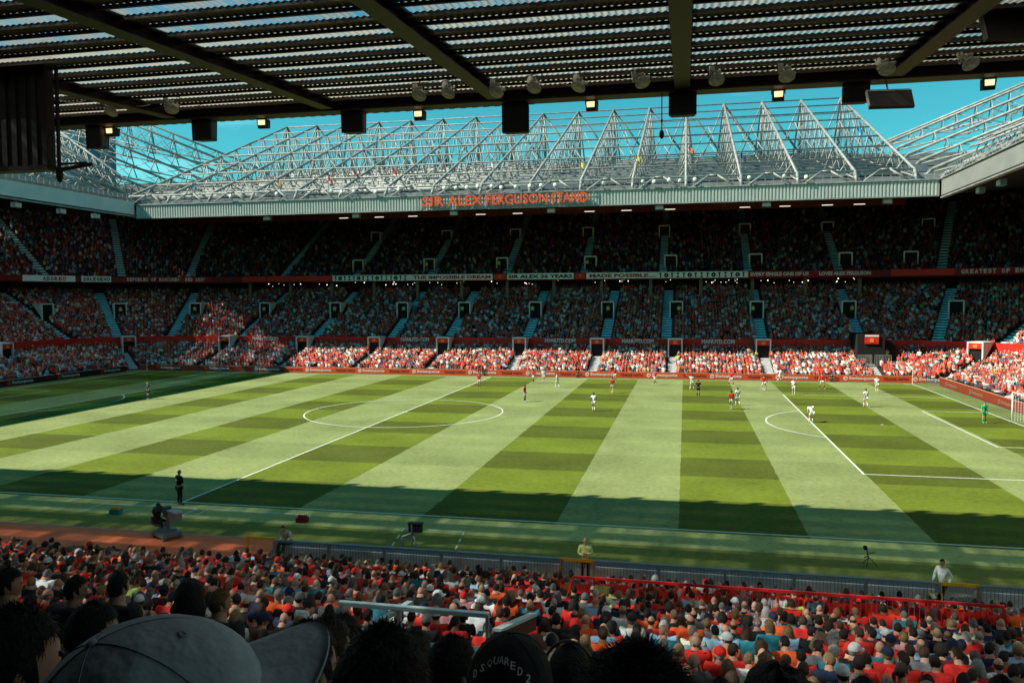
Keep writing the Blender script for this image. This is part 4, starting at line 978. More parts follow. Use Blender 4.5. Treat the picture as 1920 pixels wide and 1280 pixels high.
def pose(kind):
    """joint positions for a figure facing +Y, feet (or seat floor) at z=0"""
    J = dict(pel=(0,0,.93), wai=(0,0,1.08), che=(0,.0,1.30), nb=(0,-.01,1.46), nk=(0,.01,1.55), hd=(0,.03,1.655))
    for s, k in ((-1, 'L'), (1, 'R')):
        J.update({'sh'+k:(s*.185,-.01,1.42),'el'+k:(s*.235,-.03,1.15),'wr'+k:(s*.235,.06,.92),'ha'+k:(s*.225,.08,.83),'hi'+k:(s*.095,0,.88),'kn'+k:(s*.11,.03,.49),'an'+k:(s*.115,-.01,.09),'to'+k:(s*.13,.15,.035)})
    if kind == 'walk': J.update(knL=(-.1,.18,.52), anL=(-.1,.16,.10), toL=(-.11,.32,.05), knR=(.1,-.04,.49), anR=(.1,-.26,.16), toR=(.11,-.14,.04), elL=(-.24,-.13,1.17), wrL=(-.22,-.06,.96), haL=(-.21,-.02,.88), elR=(.24,.06,1.16), wrR=(.2,.22,1.0), haR=(.19,.28,.95))
    if kind == 'run': J.update(knL=(-.1,.32,.66), anL=(-.1,.12,.34), toL=(-.11,.26,.27), knR=(.1,-.1,.5), anR=(.1,-.42,.25), toR=(.11,-.36,.12), elL=(-.27,-.2,1.22), wrL=(-.22,.02,1.1), haL=(-.2,.08,1.13), elR=(.27,.08,1.18), wrR=(.2,.28,1.28), haR=(.18,.33,1.34), nb=(0,.08,1.45), nk=(0,.11,1.55), hd=(0,.15,1.65), shL=(-.18,.06,1.41), shR=(.18,.1,1.41), che=(0,.05,1.28))
    if kind == 'armup': J.update(elR=(.42,.05,1.52), wrR=(.62,.1,1.66), haR=(.72,.12,1.71), knL=(-.16,.08,.5), anL=(-.22,.02,.09), toL=(-.26,.16,.035), anR=(.2,-.05,.09), knR=(.15,.0,.49), toR=(.25,.08,.035))
    if kind == 'hips': J.update(elL=(-.37,-.08,1.2), wrL=(-.19,.03,1.02), haL=(-.14,.08,1.0), elR=(.37,-.08,1.2), wrR=(.19,.03,1.02), haR=(.14,.08,1.0))
    if kind == 'wide': J.update(knL=(-.2,.06,.49), anL=(-.28,0,.09), toL=(-.33,.13,.035), knR=(.2,.06,.49), anR=(.28,0,.09), toR=(.33,.13,.035), elL=(-.33,.0,1.2), wrL=(-.4,.12,1.0), haL=(-.42,.16,.92), elR=(.33,0,1.2), wrR=(.4,.12,1.0), haR=(.42,.16,.92))
    if kind == 'bend': J.update(pel=(0,-.16,.90), wai=(0,-.08,1.02), che=(0,.10,1.18), nb=(0,.24,1.27), nk=(0,.32,1.30), hd=(0,.41,1.32), shL=(-.18,.2,1.24), shR=(.18,.2,1.24), elL=(-.24,.2,.95), wrL=(-.17,.2,.69), haL=(-.14,.18,.6), elR=(.24,.2,.95), wrR=(.17,.2,.69), haR=(.14,.18,.6), hiL=(-.1,-.15,.86), hiR=(.1,-.15,.86), knL=(-.14,.08,.5), knR=(.14,.08,.5))
    if kind == 'folded': J.update(elL=(-.25,.02,1.17), wrL=(-.04,.19,1.20), haL=(.07,.19,1.22), elR=(.25,.02,1.17), wrR=(.04,.17,1.13), haR=(-.06,.18,1.14))
    if kind.startswith('seat'):
        J = dict(pel=(0,-.05,.50), wai=(0,-.08,.64), che=(0,-.06,.86), nb=(0,-.05,1.02), nk=(0,-.02,1.07), hd=(0,.0,1.17))
        for s, k in ((-1, 'L'), (1, 'R')):
            J.update({'sh'+k:(s*.20,-.06,.985),'el'+k:(s*.24,-.02,.72),'wr'+k:(s*.15,.2,.62),'ha'+k:(s*.09,.27,.62),'hi'+k:(s*.09,-.0,.50),'kn'+k:(s*.12,.40,.52),'an'+k:(s*.12,.42,.09),'to'+k:(s*.13,.56,.035)})
        if kind == 'seat_lean': 
            for q in J:
                if q[:2] in ('ch', 'nb', 'nk', 'hd', 'sh', 'el', 'wr', 'ha'): a = J[q]; dz = a[2] - .5; J[q] = (a[0], a[1] + dz * .38, a[2] - dz * .07)
        if kind == 'seat_fold': J.update(elL=(-.25,.02,.74), wrL=(-.06,.17,.78), haL=(.05,.18,.8), elR=(.25,.02,.74), wrR=(.06,.15,.72), haR=(-.04,.16,.73))
        if kind == 'seat_face': J.update(elR=(.22,.10,.76), wrR=(.10,.12,1.0), haR=(.06,.11,1.09))
        if kind == 'seat_work': J.update(elL=(-.25,.1,.78), wrL=(-.12,.36,.82), haL=(-.1,.45,.84), elR=(.25,.1,.78), wrR=(.12,.36,.82), haR=(.1,.45,.84))
    return {k: Vector(v) for k, v in J.items()}
MC = {}
def figure_meshes(kind, sub=1, yaw=0., bottoms='trousers', fingers=False, long=False):
    key = (kind, sub, round(yaw, 2), bottoms, fingers, long)
    if key in MC: return MC[key]
    J = pose(kind); P = []; E_ = []; Rr = []; ix = {}
    def add(n, r, par=None, p=None):
        ix[n] = len(P); P.append(p if p is not None else J[n]); Rr.append(r)
        if par: E_.append((ix[par], ix[n]))
    add('pel', (.13, .10)); add('wai', (.125, .09), 'pel'); add('che', (.15, .10), 'wai'); add('nb', (.09, .08), 'che'); add('nk', .074, 'nb'); add('hb', .066, 'nk', J['nk'].lerp(J['hd'], .5))
    for k in 'LR':
        add('sh'+k, .058, 'che', J['sh'+k]); add('el'+k, .04, 'sh'+k); add('wr'+k, .026, 'el'+k); add('ha'+k, .032, 'wr'+k)
        add('hi'+k, .085, 'pel'); add('kn'+k, .055, 'hi'+k); add('an'+k, .036, 'kn'+k); add('to'+k, .03, 'an'+k)
    b = MB(); b.add(*skin(P, E_, Rr, sub))
    if fingers:
        for k, s in (('L', -1), ('R', 1)):
            h = J['ha'+k]; d = (h - J['wr'+k]).normalized(); a = d.cross(Vector((0, 0, 1))); a = (a if a.length > .2 else Vector((1, 0, 0))).normalized(); dn = d.cross(a)
            for q, l in ((-1.5, .06), (-.5, .075), (.5, .07), (1.5, .055)):
                p0 = h + a * q * .017; b.add(*skin([p0, p0 + d * l * .6, p0 + d * l + dn * l * .35], [(0,1),(1,2)], [.009, .008, .007], 1))
            b.add(*skin([h - d * .03, h - d * .01 + a * s * -.035, h + d * .02 + a * s * -.045], [(0,1),(1,2)], [.011, .01, .008], 1))
    head_geo(b, J['hd'], yaw, (14, 10) if sub else (8, 7), bool(sub))
    out = {'body': b.mesh('body', [SKIN, EYE, LIP], smooth=True), 'hd': J['hd']}
    # shirt
    P2 = []; E2 = []; R2 = []
    def a2(p, r, par=None): P2.append(p); R2.append(r); E2.append((par, len(P2) - 1)) if par is not None else None; return len(P2) - 1
    q0 = a2(J['pel'] + Vector((0, 0, -.02)), (.148, .118)); q1 = a2(J['wai'], (.155, .115), q0); q2 = a2(J['che'], (.19, .128), q1); q3 = a2(J['nb'].lerp(J['che'], .05), (.11, .09), q2); a2(J['nb'].lerp(J['nk'], .45), .076, q3)
    for k in 'LR':
        s = a2(J['sh'+k] + Vector((0, 0, .012)), .108, q2); e = a2(J['sh'+k].lerp(J['el'+k], .62 if not long else 1), .072 if not long else .062, s)
        if long: a2(J['wr'+k], .042, e)
    out['shirt'] = MB().add(*skin(P2, E2, R2, sub)).mesh('shirt', CLOTH, smooth=True)
    t = .45 if bottoms == 'shorts' else 1.0; P3 = []; E3 = []; R3 = []
    P3.append(J['pel'] + Vector((0, 0, -.01))); R3.append((.142, .112))
    for k in 'LR':
        P3.append(J['hi'+k]); R3.append(.098); i = len(P3) - 1; E3.append((0, i)); P3.append(J['hi'+k].lerp(J['kn'+k], .7 if t < 1 else 1)); R3.append(.09 if t < 1 else .068); E3.append((i, i + 1))
        if t == 1: P3.append(J['an'+k] + Vector((0, 0, .02))); R3.append(.052); E3.append((i + 1, i + 2))
    out['bottoms'] = MB().add(*skin(P3, E3, R3, sub)).mesh(bottoms, CLOTH, smooth=True)
    so_ = MB(); bo = MB()
    for k in 'LR':
        if t < 1: so_.add(*skin([J['kn'+k].lerp(J['an'+k], .2), J['kn'+k].lerp(J['an'+k], .5), J['an'+k]], [(0,1),(1,2)], [.052, .058, .042], sub))
        d = (J['to'+k] - J['an'+k]); bo.add(*skin([J['an'+k] + Vector((0,0,-.02)) - d * .1, J['an'+k].lerp(J['to'+k], .6), J['to'+k] + d * .15], [(0,1),(1,2)], [.044, .04, .036], sub))
    if t < 1: out['socks'] = so_.mesh('socks', CLOTH, smooth=True)
    out['shoes'] = bo.mesh('shoes', CLOTH, smooth=True)
    MC[key] = out; return out
HC = {}
def get_hair(kind, strands=0, k=1.0):
    key = (kind, strands, k)
    if key not in HC: HC[key] = hair_mesh(kind, (20, 14) if not strands else (26, 18), strands, 3, k).mesh('hair', HAIR, smooth=True)
    return HC[key]
CAPM = cap_mesh().mesh('cap_crown', CLOTH, smooth=True); BRIMM = brim_mesh().mesh('cap_brim', CLOTH, smooth=True)
def C4(c): return (*c, 1)
def person(loc, rz, kind, label, group=None, skinc=(.5,.28,.18), shirt=(.5,.02,.02), bott=(.6,.6,.58), socks=None, shoes=(.03,.03,.03), hair='short', hairc=(.04,.025,.015), bottoms='trousers', yaw=0., sub=1, cap=None, strands=0, cat='person', scale=1., fingers=False, long=False, hk=1.0):
    r = empty('person', loc, rz, label, cat, group); r.scale = (scale,) * 3
    M_ = figure_meshes(kind, sub, yaw, bottoms, fingers, long)
    def p(n, me, c, loc=(0,0,0), rot=(0,0,0)):
        o = link(n, me, r, loc, rot); o.color = C4(c); return o
    p('body', M_['body'], skinc); p('shirt', M_['shirt'], shirt); p(bottoms, M_['bottoms'], bott)
    if 'socks' in M_ and socks: p('socks', M_['socks'], socks)
    p('shoes', M_['shoes'], shoes)
    if hair: p('hair', get_hair(hair, strands, hk), hairc, M_['hd'], (0, 0, yaw))
    if cap: p('cap', CAPM, cap, M_['hd'] + Vector((0, 0, .012)), (0, 0, yaw)).color = C4(cap); p('cap_brim', BRIMM, cap, M_['hd'] + Vector((0, 0, .012)), (0, 0, yaw))
    return r
RS = (.55, .02, .015); WS = (.72, .72, .70); NAVY = (.01, .012, .03); DK = (.02, .02, .02)
B_, Dk_ = (.02, .014, .01), (.16, .08, .05)
def player(x, y, face, kind, team, label, num=None, **kw):
    d = {'red': dict(shirt=RS, bott=(.66,.66,.64), socks=(.02,.02,.02), shoes=(.5,.5,.5)), 'white': dict(shirt=WS, bott=WS, socks=(.7,.7,.68), shoes=(.4,.4,.4)), 'ref': dict(shirt=(.012,.012,.014), bott=(.012,.012,.014), socks=(.012,.012,.014)),
         'green': dict(shirt=(.0,.42,.14), bott=(.0,.42,.14), socks=(.0,.42,.14), shoes=(.1,.5,.2)), 'navy': dict(shirt=(.015,.02,.06), bott=(.015,.02,.06), socks=(.015,.02,.06), shoes=(.6,.6,.6))}[team]
    d.update(kw); grp = {'red': 'players in red shirts', 'white': 'players in all white'}.get(team)
    r = person((x, y, .01), math.radians(face), kind, label, grp, bottoms='shorts', **d)
    if num: text(num, .3, .3, WP, 'shirt_number', None, (0, 0, 0)).parent = r; o = r.children[-1]; o.location = (0, -.125, 1.13); o.rotation_euler = (math.pi/2, 0, 0)
    return r
# face 0 = looking at the far stand, 180 = looking at the camera
player(1.77, 20.79, 180, 'stand', 'red', 'red-shirted player standing just right of the halfway line, far half')
player(9.6, 9.2, -100, 'stand', 'red', 'red-shirted player seen side-on right of the centre circle', skinc=Dk_, hairc=B_)
player(7.11, 27.21, 150, 'walk', 'red', 'red-shirted player beside a white player near the far boards', skinc=Dk_)
player(8.35, 27.42, 190, 'stand', 'white', 'white-clad player beside a red player near the far boards')
player(10.89, 22.4, 60, 'walk', 'white', 'white-clad player walking away from the pair near the far boards')
player(17.7, 18.18, 0, 'walk', 'red', 'red-shirted player with back number walking, above the lone white player', '9')
player(16.92, 30.88, 180, 'hips', 'red', 'red-shirted player nearest the far boards, behind another red shirt')
player(17.27, 3.5, 0, 'walk', 'white', 'lone white-clad player nearest the centre circle seen from behind', skinc=Dk_, hairc=B_)
player(22.02, 27.93, 120, 'walk', 'red', 'red-shirted player leaning sideways in front of the pale stripe')
player(26.35, 23.44, 10, 'armup', 'white', 'white-clad player raising an arm beside the referee').scale = (-1, 1, 1)
player(26.97, 16.88, 0, 'hips', 'ref', 'referee in black kit with hands on hips', skinc=(.4,.22,.14))
player(31.0, 28.29, 180, 'wide', 'red', 'red-shirted player with legs apart by the boards')
player(29.86, 7.29, 0, 'walk', 'red', 'red-shirted player with back number beside a white player, nearest red shirt', '7', skinc=Dk_, hairc=B_)
player(30.62, 10.13, 20, 'walk', 'white', 'white-clad player next to the nearest red shirt', skinc=Dk_, hairc=B_)
player(34.32, 23.77, 0, 'wide', 'red', 'red-shirted player facing away between referee and penalty area', '8')
player(37.07, 33.07, -70, 'run', 'white', 'white-clad player running along the far boards')
player(37.08, 20.15, 175, 'walk', 'white', 'white-clad player at the far corner of the penalty area')
player(40.99, 26.59, 180, 'wide', 'red', 'red-shirted player with legs apart beyond the penalty area')
player(42.52, 11.13, 10, 'walk', 'white', 'white-clad player alone in the middle of the penalty area')
player(46.39, 24.33, 180, 'stand', 'white', 'white-clad player standing near the far right corner')
player(35.98, .11, 15, 'bend', 'white', 'white-clad player bending with hands on knees at the penalty arc')
player(49.96, 2.43, 200, 'stand', 'green', 'goalkeeper in bright green kit in front of the right goal')
player(-30.29, 4.2, 150, 'stand', 'navy', 'goalkeeper in navy kit and white gloves on the left', hairc=(.5,.33,.12))
person((-1.9, 36.5 - 1.2, 0), math.radians(180), 'stand', 'official in black standing on the far touchline at halfway', shirt=DK, bott=DK)
person((11.65, 35.2, 0), math.radians(180), 'seat_fold', 'photographer sitting on the ground before the far boards, left one', shirt=DK, bott=DK).location.z = -.3
person((43.49, 35.2, 0), math.radians(180), 'seat_fold', 'photographer sitting on the ground before the far boards, right one', shirt=DK, bott=DK).location.z = -.3
r = person((.24, -34.63, 0), math.radians(-25), 'folded', 'fourth official in black with a white badge on his back at the near touchline', shirt=(.008,.008,.008), bott=(.008,.008,.008), hair='ring', hairc=(.05,.03,.02), fingers=True, long=True, scale=1.04)
o = link('badge', MB().lathe([(0,0),(.075,0)], (0,0,0), 16).mesh('badge', WHITE), r, (-.03, -.145, 1.30), (math.pi/2, 0, 0))
# near touchline people
HV = (.62, .66, .22)
def steward(x, y, z, kind, label, **kw):
    r = person((x, y, z), kw.pop('rz', math.pi), kind, label, 'stewards in yellow jackets', shirt=kw.pop('shirt', HV), bott=kw.pop('bott', DK), fingers=True, long=True, **kw); return r
steward(9.55, -40.9, .05, 'seat_lean', 'steward in yellow vest over white shirt seated by the left yellow gate', shirt=(.6,.6,.42), rz=math.radians(170))
steward(21.9, -41.0, -.28, 'folded', 'bald steward in bright yellow jacket behind the middle yellow gate', hair=None, rz=math.radians(185), scale=1.0)
steward(34.3, -41.0, -.3, 'walk', 'steward in white shirt and vest leaning by the right yellow gate', shirt=(.6,.62,.55), rz=math.radians(130))
# stewards standing in doorways of the far stand
for i, (k, u, d, z, off) in enumerate((('f', -20.5, 20.4, 7.7, .3), ('f', -9.8, 20.4, 7.7, -.3), ('f', 2.0, 20.4, 7.7, -.4), ('f', 13.6, 20.4, 7.7, .1), ('f', 24.2, 20.4, 7.7, .4), ('f', 36.2, 20.4, 7.7, -.6), ('f', 49.3, 20.4, 7.7, .4), ('l', 14, 20.4, 7.7, 0), ('l', 44, 20.4, 7.7, 0), ('f', -5, 27.2, 15.3, -.5), ('f', -18, 27.2, 15.3, -.4), ('f', 10.1, 27.2, 15.3, -.5), ('f', 24.6, 6.0, 1.1, 0), ('f', -32.5, 20.4, 7.7, 0), ('f', -45.6, 20.4, 7.7, 0), ('f', 51.8, 8.2, 1.9, 0))):
    p, a = place(k, u + off, d); person((p.x, p.y, z), a + math.pi, 'stand', ords[i].capitalize() + ' steward in yellow jacket in a doorway of the far stand, numbered from left-most listing', 'stewards in the far stand doorways', shirt=(.6, .68, .15), bott=DK, sub=0)
_st = [o for o in bpy.data.objects if o.get('group') == 'stewards in the far stand doorways']
for o in _st:
    hi = 'upper tier' if o.location.z > 12 else ('middle tier' if o.location.z > 4 else 'lowest tier'); same = sorted([q for q in _st if (q.location.z > 12) == (o.location.z > 12) and (q.location.z > 4) == (o.location.z > 4)], key=lambda q: project(q.location)[0])
    o['label'] = ords[same.index(o)].capitalize() + ' yellow-jacketed steward from the left in the far doorways of the ' + hi

# ------------------------------------------------------------------ equipment at the near touchline
def crate(x, y, c1, c2, label, top):
    r = empty('bottle_crate', (x, y, .01), .1, label, 'crate', 'bottle crates beside the near touchline')
    b = MB().box((-.26, -.18, 0), (.26, .18, .03))
    for a, e in (((-.26,-.18,.03),(.26,-.15,.2)), ((-.26,.15,.03),(.26,.18,.2)), ((-.26,-.15,.03),(-.23,.15,.2)), ((.23,-.15,.03),(.26,.15,.2))): b.box(a, e)
    link('crate_box', b.mesh('crate_box', mat('crate_' + label.split()[0], c1, .5)), r)
    bm_ = MB().lathe([(0, 0), (.035, 0), (.035, .19), (.018, .23), (.018, .26), (0, .26)], (0,0,0), 8).mesh('bottle', mat('bottle_' + label.split()[0], c2, .4))
    for i in range(4):
        for j in range(3): link('bottle', bm_, r, (-.17 + .115 * i, -.1 + .1 * j, .035 + top * .04))
crate(-1.91, -36.63, (.01, .22, .28), (.72, .42, .05), 'teal crate of yellow-topped drink bottles on the grass', 1)
crate(7.87, -36.23, (.10, .01, .008), (.30, .015, .01), 'dark red crate of bottles on the grass', 1)
r = empty('pitchside_monitor', (14.1, -38.75, 0), label='black pitchside monitor on a stand inside the dashed box', cat='monitor')
MB().box((14.0, -38.6, .55), (14.58, -38.4, .92)).box((13.97, -38.64, .9), (14.61, -38.36, .95)).build('hood', BLACK, r); MB().tube((14.15, -38.6, 0), (14.15, -38.6, .9), .045, 6).tube((14.15, -38.6, .5), (13.75, -38.7, .35), .05, 6).tube((13.75, -38.7, .35), (13.8, -38.9, 0), .03, 5).tube((14.15, -38.5, .5), (14.5, -38.9, 0), .03, 5).build('stand_legs', GREYM, r)
r = empty('tripod_microphone', (32.6, -37.6, 0), label='furry black microphone on a low tripod on the near grass', cat='microphone')
MB().add(*skin([(32.45,-37.5,1.0),(32.5,-37.5,.88),(32.55,-37.55,.75)], [(0,1),(1,2)], [.11,.13,.06])).build('furry_cover', BLACK, r, True); r.scale = (.78,) * 3
b = MB().tube((32.55,-37.55,.8), (32.65,-37.6,.35), .03, 5)
for a in (0, 2.1, 4.2): b.tube((32.65,-37.6,.45), (32.65+.4*math.cos(a),-37.6+.4*math.sin(a),0), .02, 4)
b.tube((32.6,-37.6,.6), (32.95,-37.6,.7), .02, 4).tube((32.6,-37.6,.5), (32.4,-37.7,.42), .03, 4); b.build('tripod', BLACK, r)
# television camera on its wheeled pedestal, with operator
cx0, cy0 = 3.1, -39.7
r = empty('television_camera', (cx0, cy0, 0), label='wheeled television camera with long lens at the edge of the red track', cat='television camera')
mx = Matrix.Translation((cx0, cy0, 0)) @ Matrix.Rotation(-.5, 4, 'Z')
b = MB().box((-.5, -.42, .12), (.55, .42, .3), 0, mx).box((-.35, -.3, .3), (.3, .3, .4), 0, mx)
for x in (-.45, .5):
    for y in (-.38, .38): b.tube(mx @ Vector((x, y - .06, .1)), mx @ Vector((x, y + .06, .1)), .11, 10)
b.tube(mx @ Vector((.15, 0, .3)), mx @ Vector((.15, 0, .95)), .08, 8).tube(mx @ Vector((-.3, 0, .3)), mx @ Vector((-.3, 0, .5)), .05, 6); b.build('pedestal', mat('pedestal_grey', (.16, .19, .20), .5, .2), r)
b = MB().box((-.05, -.14, .95), (.45, .14, 1.25), 0, mx).box((-.55, -.2, 1.2), (-.2, .06, 1.42), 0, mx @ Matrix.Rotation(-.2, 4, 'Y'))
b.build('camera_body', mat('camera_dark', (.03, .045, .05), .5), r)
MB().box((.45, -.16, .98), (1.15, .14, 1.28), 0, mx).build('lens_box', mat('lens_grey', (.20, .21, .24), .5), r); MB().box((.42, -.19, 1.285), (1.2, .17, 1.33), 0, mx).build('lens_cover', mat('lens_cover_pale', (.42, .42, .42), .6), r)
MB().box((-.02, -.16, 1.3), (.25, .12, 1.42), 0, mx).build('viewfinder_hood', mat('teal_hood', (.01, .09, .12), .6), r)
b = MB().tube(mx @ Vector((.0, -.1, 1.0)), mx @ Vector((-.4, -.15, .82)), .02, 5).tube(mx @ Vector((.0, .1, 1.0)), mx @ Vector((-.4, .15, .82)), .02, 5); b.build('handle', BLACK, r)
person(mx @ Vector((-.75, 0, .12)), -.5 - math.pi/2 + .15, 'seat_work', 'camera operator in dark clothes and cap seated behind the television camera', shirt=(.035,.02,.018), bott=(.04,.025,.02), cap=(.02,.02,.02), hairc=(.03,.02,.015), fingers=True, long=True)
MB().box((-1.0, -.22, .42), (-.55, .22, .5), 0, mx).box((-1.05, -.22, .5), (-1.0, .22, .8), 0, mx).tube(mx @ Vector((-.75, 0, .42)), mx @ Vector((-.4, 0, .25)), .05, 6).build('operator_seat', GREYM, r)

# ------------------------------------------------------------------ fence, gates, red handrail
fn = empty('pitchside_fence', (30, -41.5, 0), label='grey barred fence with flat top rail in front of the near crowd', cat='fence')
FX0, FX1 = 9.35, 52
b = MB(); gates = [(21.0, 22.3), (34.05, 35.3)]
def infg(x): return any(a - .05 < x < c + .05 for a, c in gates)
segs_ = [(9.35, 21.0), (22.3, 34.05), (35.3, 52)]
for a, c in segs_:
    MB().box((a, -41.56, .74), (c, -41.40, .80)).build('top_rail', GREYM, fn)
    MB().box((a, -41.10, -.2), (c, -41.02, .42)).build('back_panel', mat('pale_ribbed_panel', (.55, .56, .55), .7, 0, .15, 3), fn)
    b = MB(); x = a
    while x < c: b.tube((x, -41.5, -.35), (x, -41.5, .74), .009, 4, cap=False); x += .12
    b.box((a, -41.52, -.3), (c, -41.48, -.26)); b.build('fence_bars', mat('dark_fence_paint', (.10, .11, .12), .5), fn)
    x = a
    while x <= c + .1:
        MB().box((x - .05, -41.6, -.45), (x + .05, -41.5, .78)).build('fence_post', GREYM, fn); x += 2.35
for i, (a, c, y, lab) in enumerate(((7.95, 9.3, -41.3, 'yellow framed mesh gate at the left end of the fence'), (21.0, 22.3, -41.5, 'yellow framed gate in the middle beside the number 38 shirt'), (34.05, 35.3, -41.5, 'yellow framed gate with number 7 sign at right'))):
    g = empty('yellow_gate', ((a + c) / 2, y, 0), label=lab, cat='gate', group='yellow gates in the fence')
    f = MB().box((a, y - .05, .72), (c, y + .02, .83)).box((c - .08, y - .05, -.4), (c, y + .02, .72)).box((a, y - .05, -.4), (a + .08, y + .02, .72)); f.build('gate_frame', YEL, g)
    f = MB(); x = a + .1
    while x < c - .1: f.tube((x, y, -.35), (x, y, .72), .008, 3, cap=False); x += .1
    f.build('gate_bars', YEL, g)
    if i == 1: MB().box((a + .1, y - .02, -.4), (c - .1, y + .0, .1)).build('lower_panel', TRACKM, g)
    if i == 2:
        MB().box((a - .35, y - .1, .0), (a + .1, y - .07, .45)).build('number_sign', mat('yellow_sign', (.7, .5, .03), .5), g); text('7', .13, .2, BK, 'sign_number', g, (a - .12, y - .12, .08), depth=.005); text('STB', .2, .08, BK, 'sign_word', g, (a - .12, y - .12, .32), depth=.005)
tag(MB().add(*rect(20.4, -43.3, 22.9, -41.0, -.0)).build('gateway_mat', TRACKM), kind='structure')
rr_ = empty('red_handrail', (28, -46, 0), label='long bright red handrail with bars crossing the near crowd', cat='handrail')
f = MB(); y = -47.0; zb = .62
f.box((22.25, y - .03, 2.03), (34.1, y + .03, 2.11)); f.tube((22.25, y, 2.07), (22.0, y, 1.0), .035, 6); f.build('top_rail', REDR, rr_)
f = MB(); x = 22.6
while x < 34.0: f.tube((x, y, zb + .2), (x, y, 2.03), .011, 4, cap=False); x += .14
f.box((22.2, y - .015, zb + .25), (34.1, y + .015, zb + .3)); f.build('infill_bars', REDR, rr_)
for x in (24.2, 26.2, 28.2, 30.2, 32.2, 34.1): MB().box((x - .035, y - .035, zb), (x + .035, y + .035, 2.03)).build('rail_post', REDR, rr_)
lb = empty('low_blue_wall', (5, -44.6, 0), label='low wall with pale blue top between red track and left crowd', cat='wall')
MB().box((-10, -44.3, -.3), (9.6, -44.15, .55)).build('wall_body', mat('dull_brown_wall', (.10, .07, .05), .8), lb)
MB().box((-10, -45.3, .72), (12.5, -45.0, .78)).build('ledge', mat('pale_blue_ledge', (.12, .42, .5), .6), lb)
# white-railed counter among the near crowd
ct = empty('white_counter', (21, -58.5, 4), label='pale railed desk platform among the near crowd', cat='counter')
zc = 5.42
f = MB().box((19.85, -58.52, zc - .05), (22.45, -58.42, zc + .02)).box((22.40, -58.5, zc - .6), (22.45, -58.44, zc - .05)).box((19.85, -58.5, zc - .6), (19.9, -58.44, zc - .05)).box((20.9, -58.5, zc - .6), (20.95, -58.44, zc - .05))
f.build('front_rail', TEALP, ct)
MB().box((19.85, -59.2, zc - .62), (22.45, -58.4, zc - .58)).build('desk_top', TEALP, ct)
f = MB().add([(19.9, -59.3, zc - .55), (20.0, -59.3, zc - .55), (21.1, -58.3, zc - .02), (21.0, -58.3, zc - .02), (19.9, -59.3, zc - .48), (20.0, -59.3, zc - .48), (21.1, -58.3, zc + .05), (21.0, -58.3, zc + .05)], [(0,3,2,1),(4,5,6,7),(0,1,5,4),(1,2,6,5),(2,3,7,6),(3,0,4,7)]); f.build('side_rail', TEALP, ct)
A_, B2_ = Vector((23.02, -60.3, 5.93)), Vector((23.17, -58.4, 5.42))
f = MB(); w_ = Vector((.05, 0, 0)); h1, h2 = Vector((0, 0, .22)), Vector((0, 0, .05))
f.add([A_ - w_ - h1, A_ + w_ - h1, B2_ + w_ - h1, B2_ - w_ - h1, A_ - w_, A_ + w_, B2_ + w_, B2_ - w_], [(0,3,2,1),(0,1,5,4),(1,2,6,5),(2,3,7,6),(3,0,4,7)], 0)
f.add([A_ - w_ * 1.3 + h2 * .1, A_ + w_ * 1.3 + h2 * .1, B2_ + w_ * 1.3 + h2 * .1, B2_ - w_ * 1.3 + h2 * .1, A_ - w_ * 1.3 + h2, A_ + w_ * 1.3 + h2, B2_ + w_ * 1.3 + h2, B2_ - w_ * 1.3 + h2], [(0,3,2,1),(4,5,6,7),(0,1,5,4),(1,2,6,5),(2,3,7,6),(3,0,4,7)], 1)
f.build('sloping_side_wall', [mat('maroon_panel', (.08, .02, .018), .7), TEALP], ct)
# press desks at lower left
DESK = mat('press_desk_dark', (.022, .018, .016), .5, 0, .2, 4); SCR = mat('paper_pale', (.30, .48, .52), .6)
for i, (x0, x1, y, z) in enumerate(((17.0, 22.0, -63.7, 6.55), (15.0, 22.6, -62.4, 5.95), (14.0, 21.5, -61.0, 5.35), (20.0, 22.8, -65.2, 7.25))):
    d = empty('press_desk', ((x0 + x1) / 2, y, z), label=ords[i].capitalize() + ' dark press desk row counted from the camera side at lower left', cat='desk', group='press desks at lower left')
    MB().box((x0, y - .4, z - .03), (x1, y, z)).build('desk_top', DESK, d); MB().box((x0, y, z - .7), (x1, y + .04, z + .1)).build('front_board', DESK, d); MB().box((x0, y - .005, z + .1), (x1, y + .05, z + .112)).build('metal_edge', GREYM, d)
for i, (x, y, z, a) in enumerate(((20.4, -62.6, 5.96, .2), (19.0, -63.9, 6.56, -.1), (21.3, -62.6, 5.96, .1), (18.3, -61.2, 5.36, 0), (20.2, -63.85, 6.56, .3), (21.7, -65.3, 7.26, .2))):
    o = link('paper_sheet', MB().box((-.15, -.1, 0), (.15, .1, .008)).mesh('paper_sheet', SCR), None, (x, y, z + .003), (0, 0, a)); tag(o, ords[i].capitalize() + ' pale paper sheet on the dark press desks at lower left, counted from nearest wall', 'paper', 'papers on the press desks')
for i, (x, y, z) in enumerate(((19.9, -62.6, 5.955), (17.6, -63.9, 6.555), (21.0, -63.88, 6.555))):
    l = empty('laptop', (x, y, z), .1, ords[i].capitalize() + ' open black laptop on the press desks', 'laptop', 'laptops on the press desks')
    link('base', MB().box((-.17, -.12, 0), (.17, .12, .02)).mesh('base', BLACK), l); link('screen', MB().box((-.17, .1, .02), (.17, .115, .24)).mesh('screen', BLACK), l, (0, 0, 0), (-.2, 0, 0))

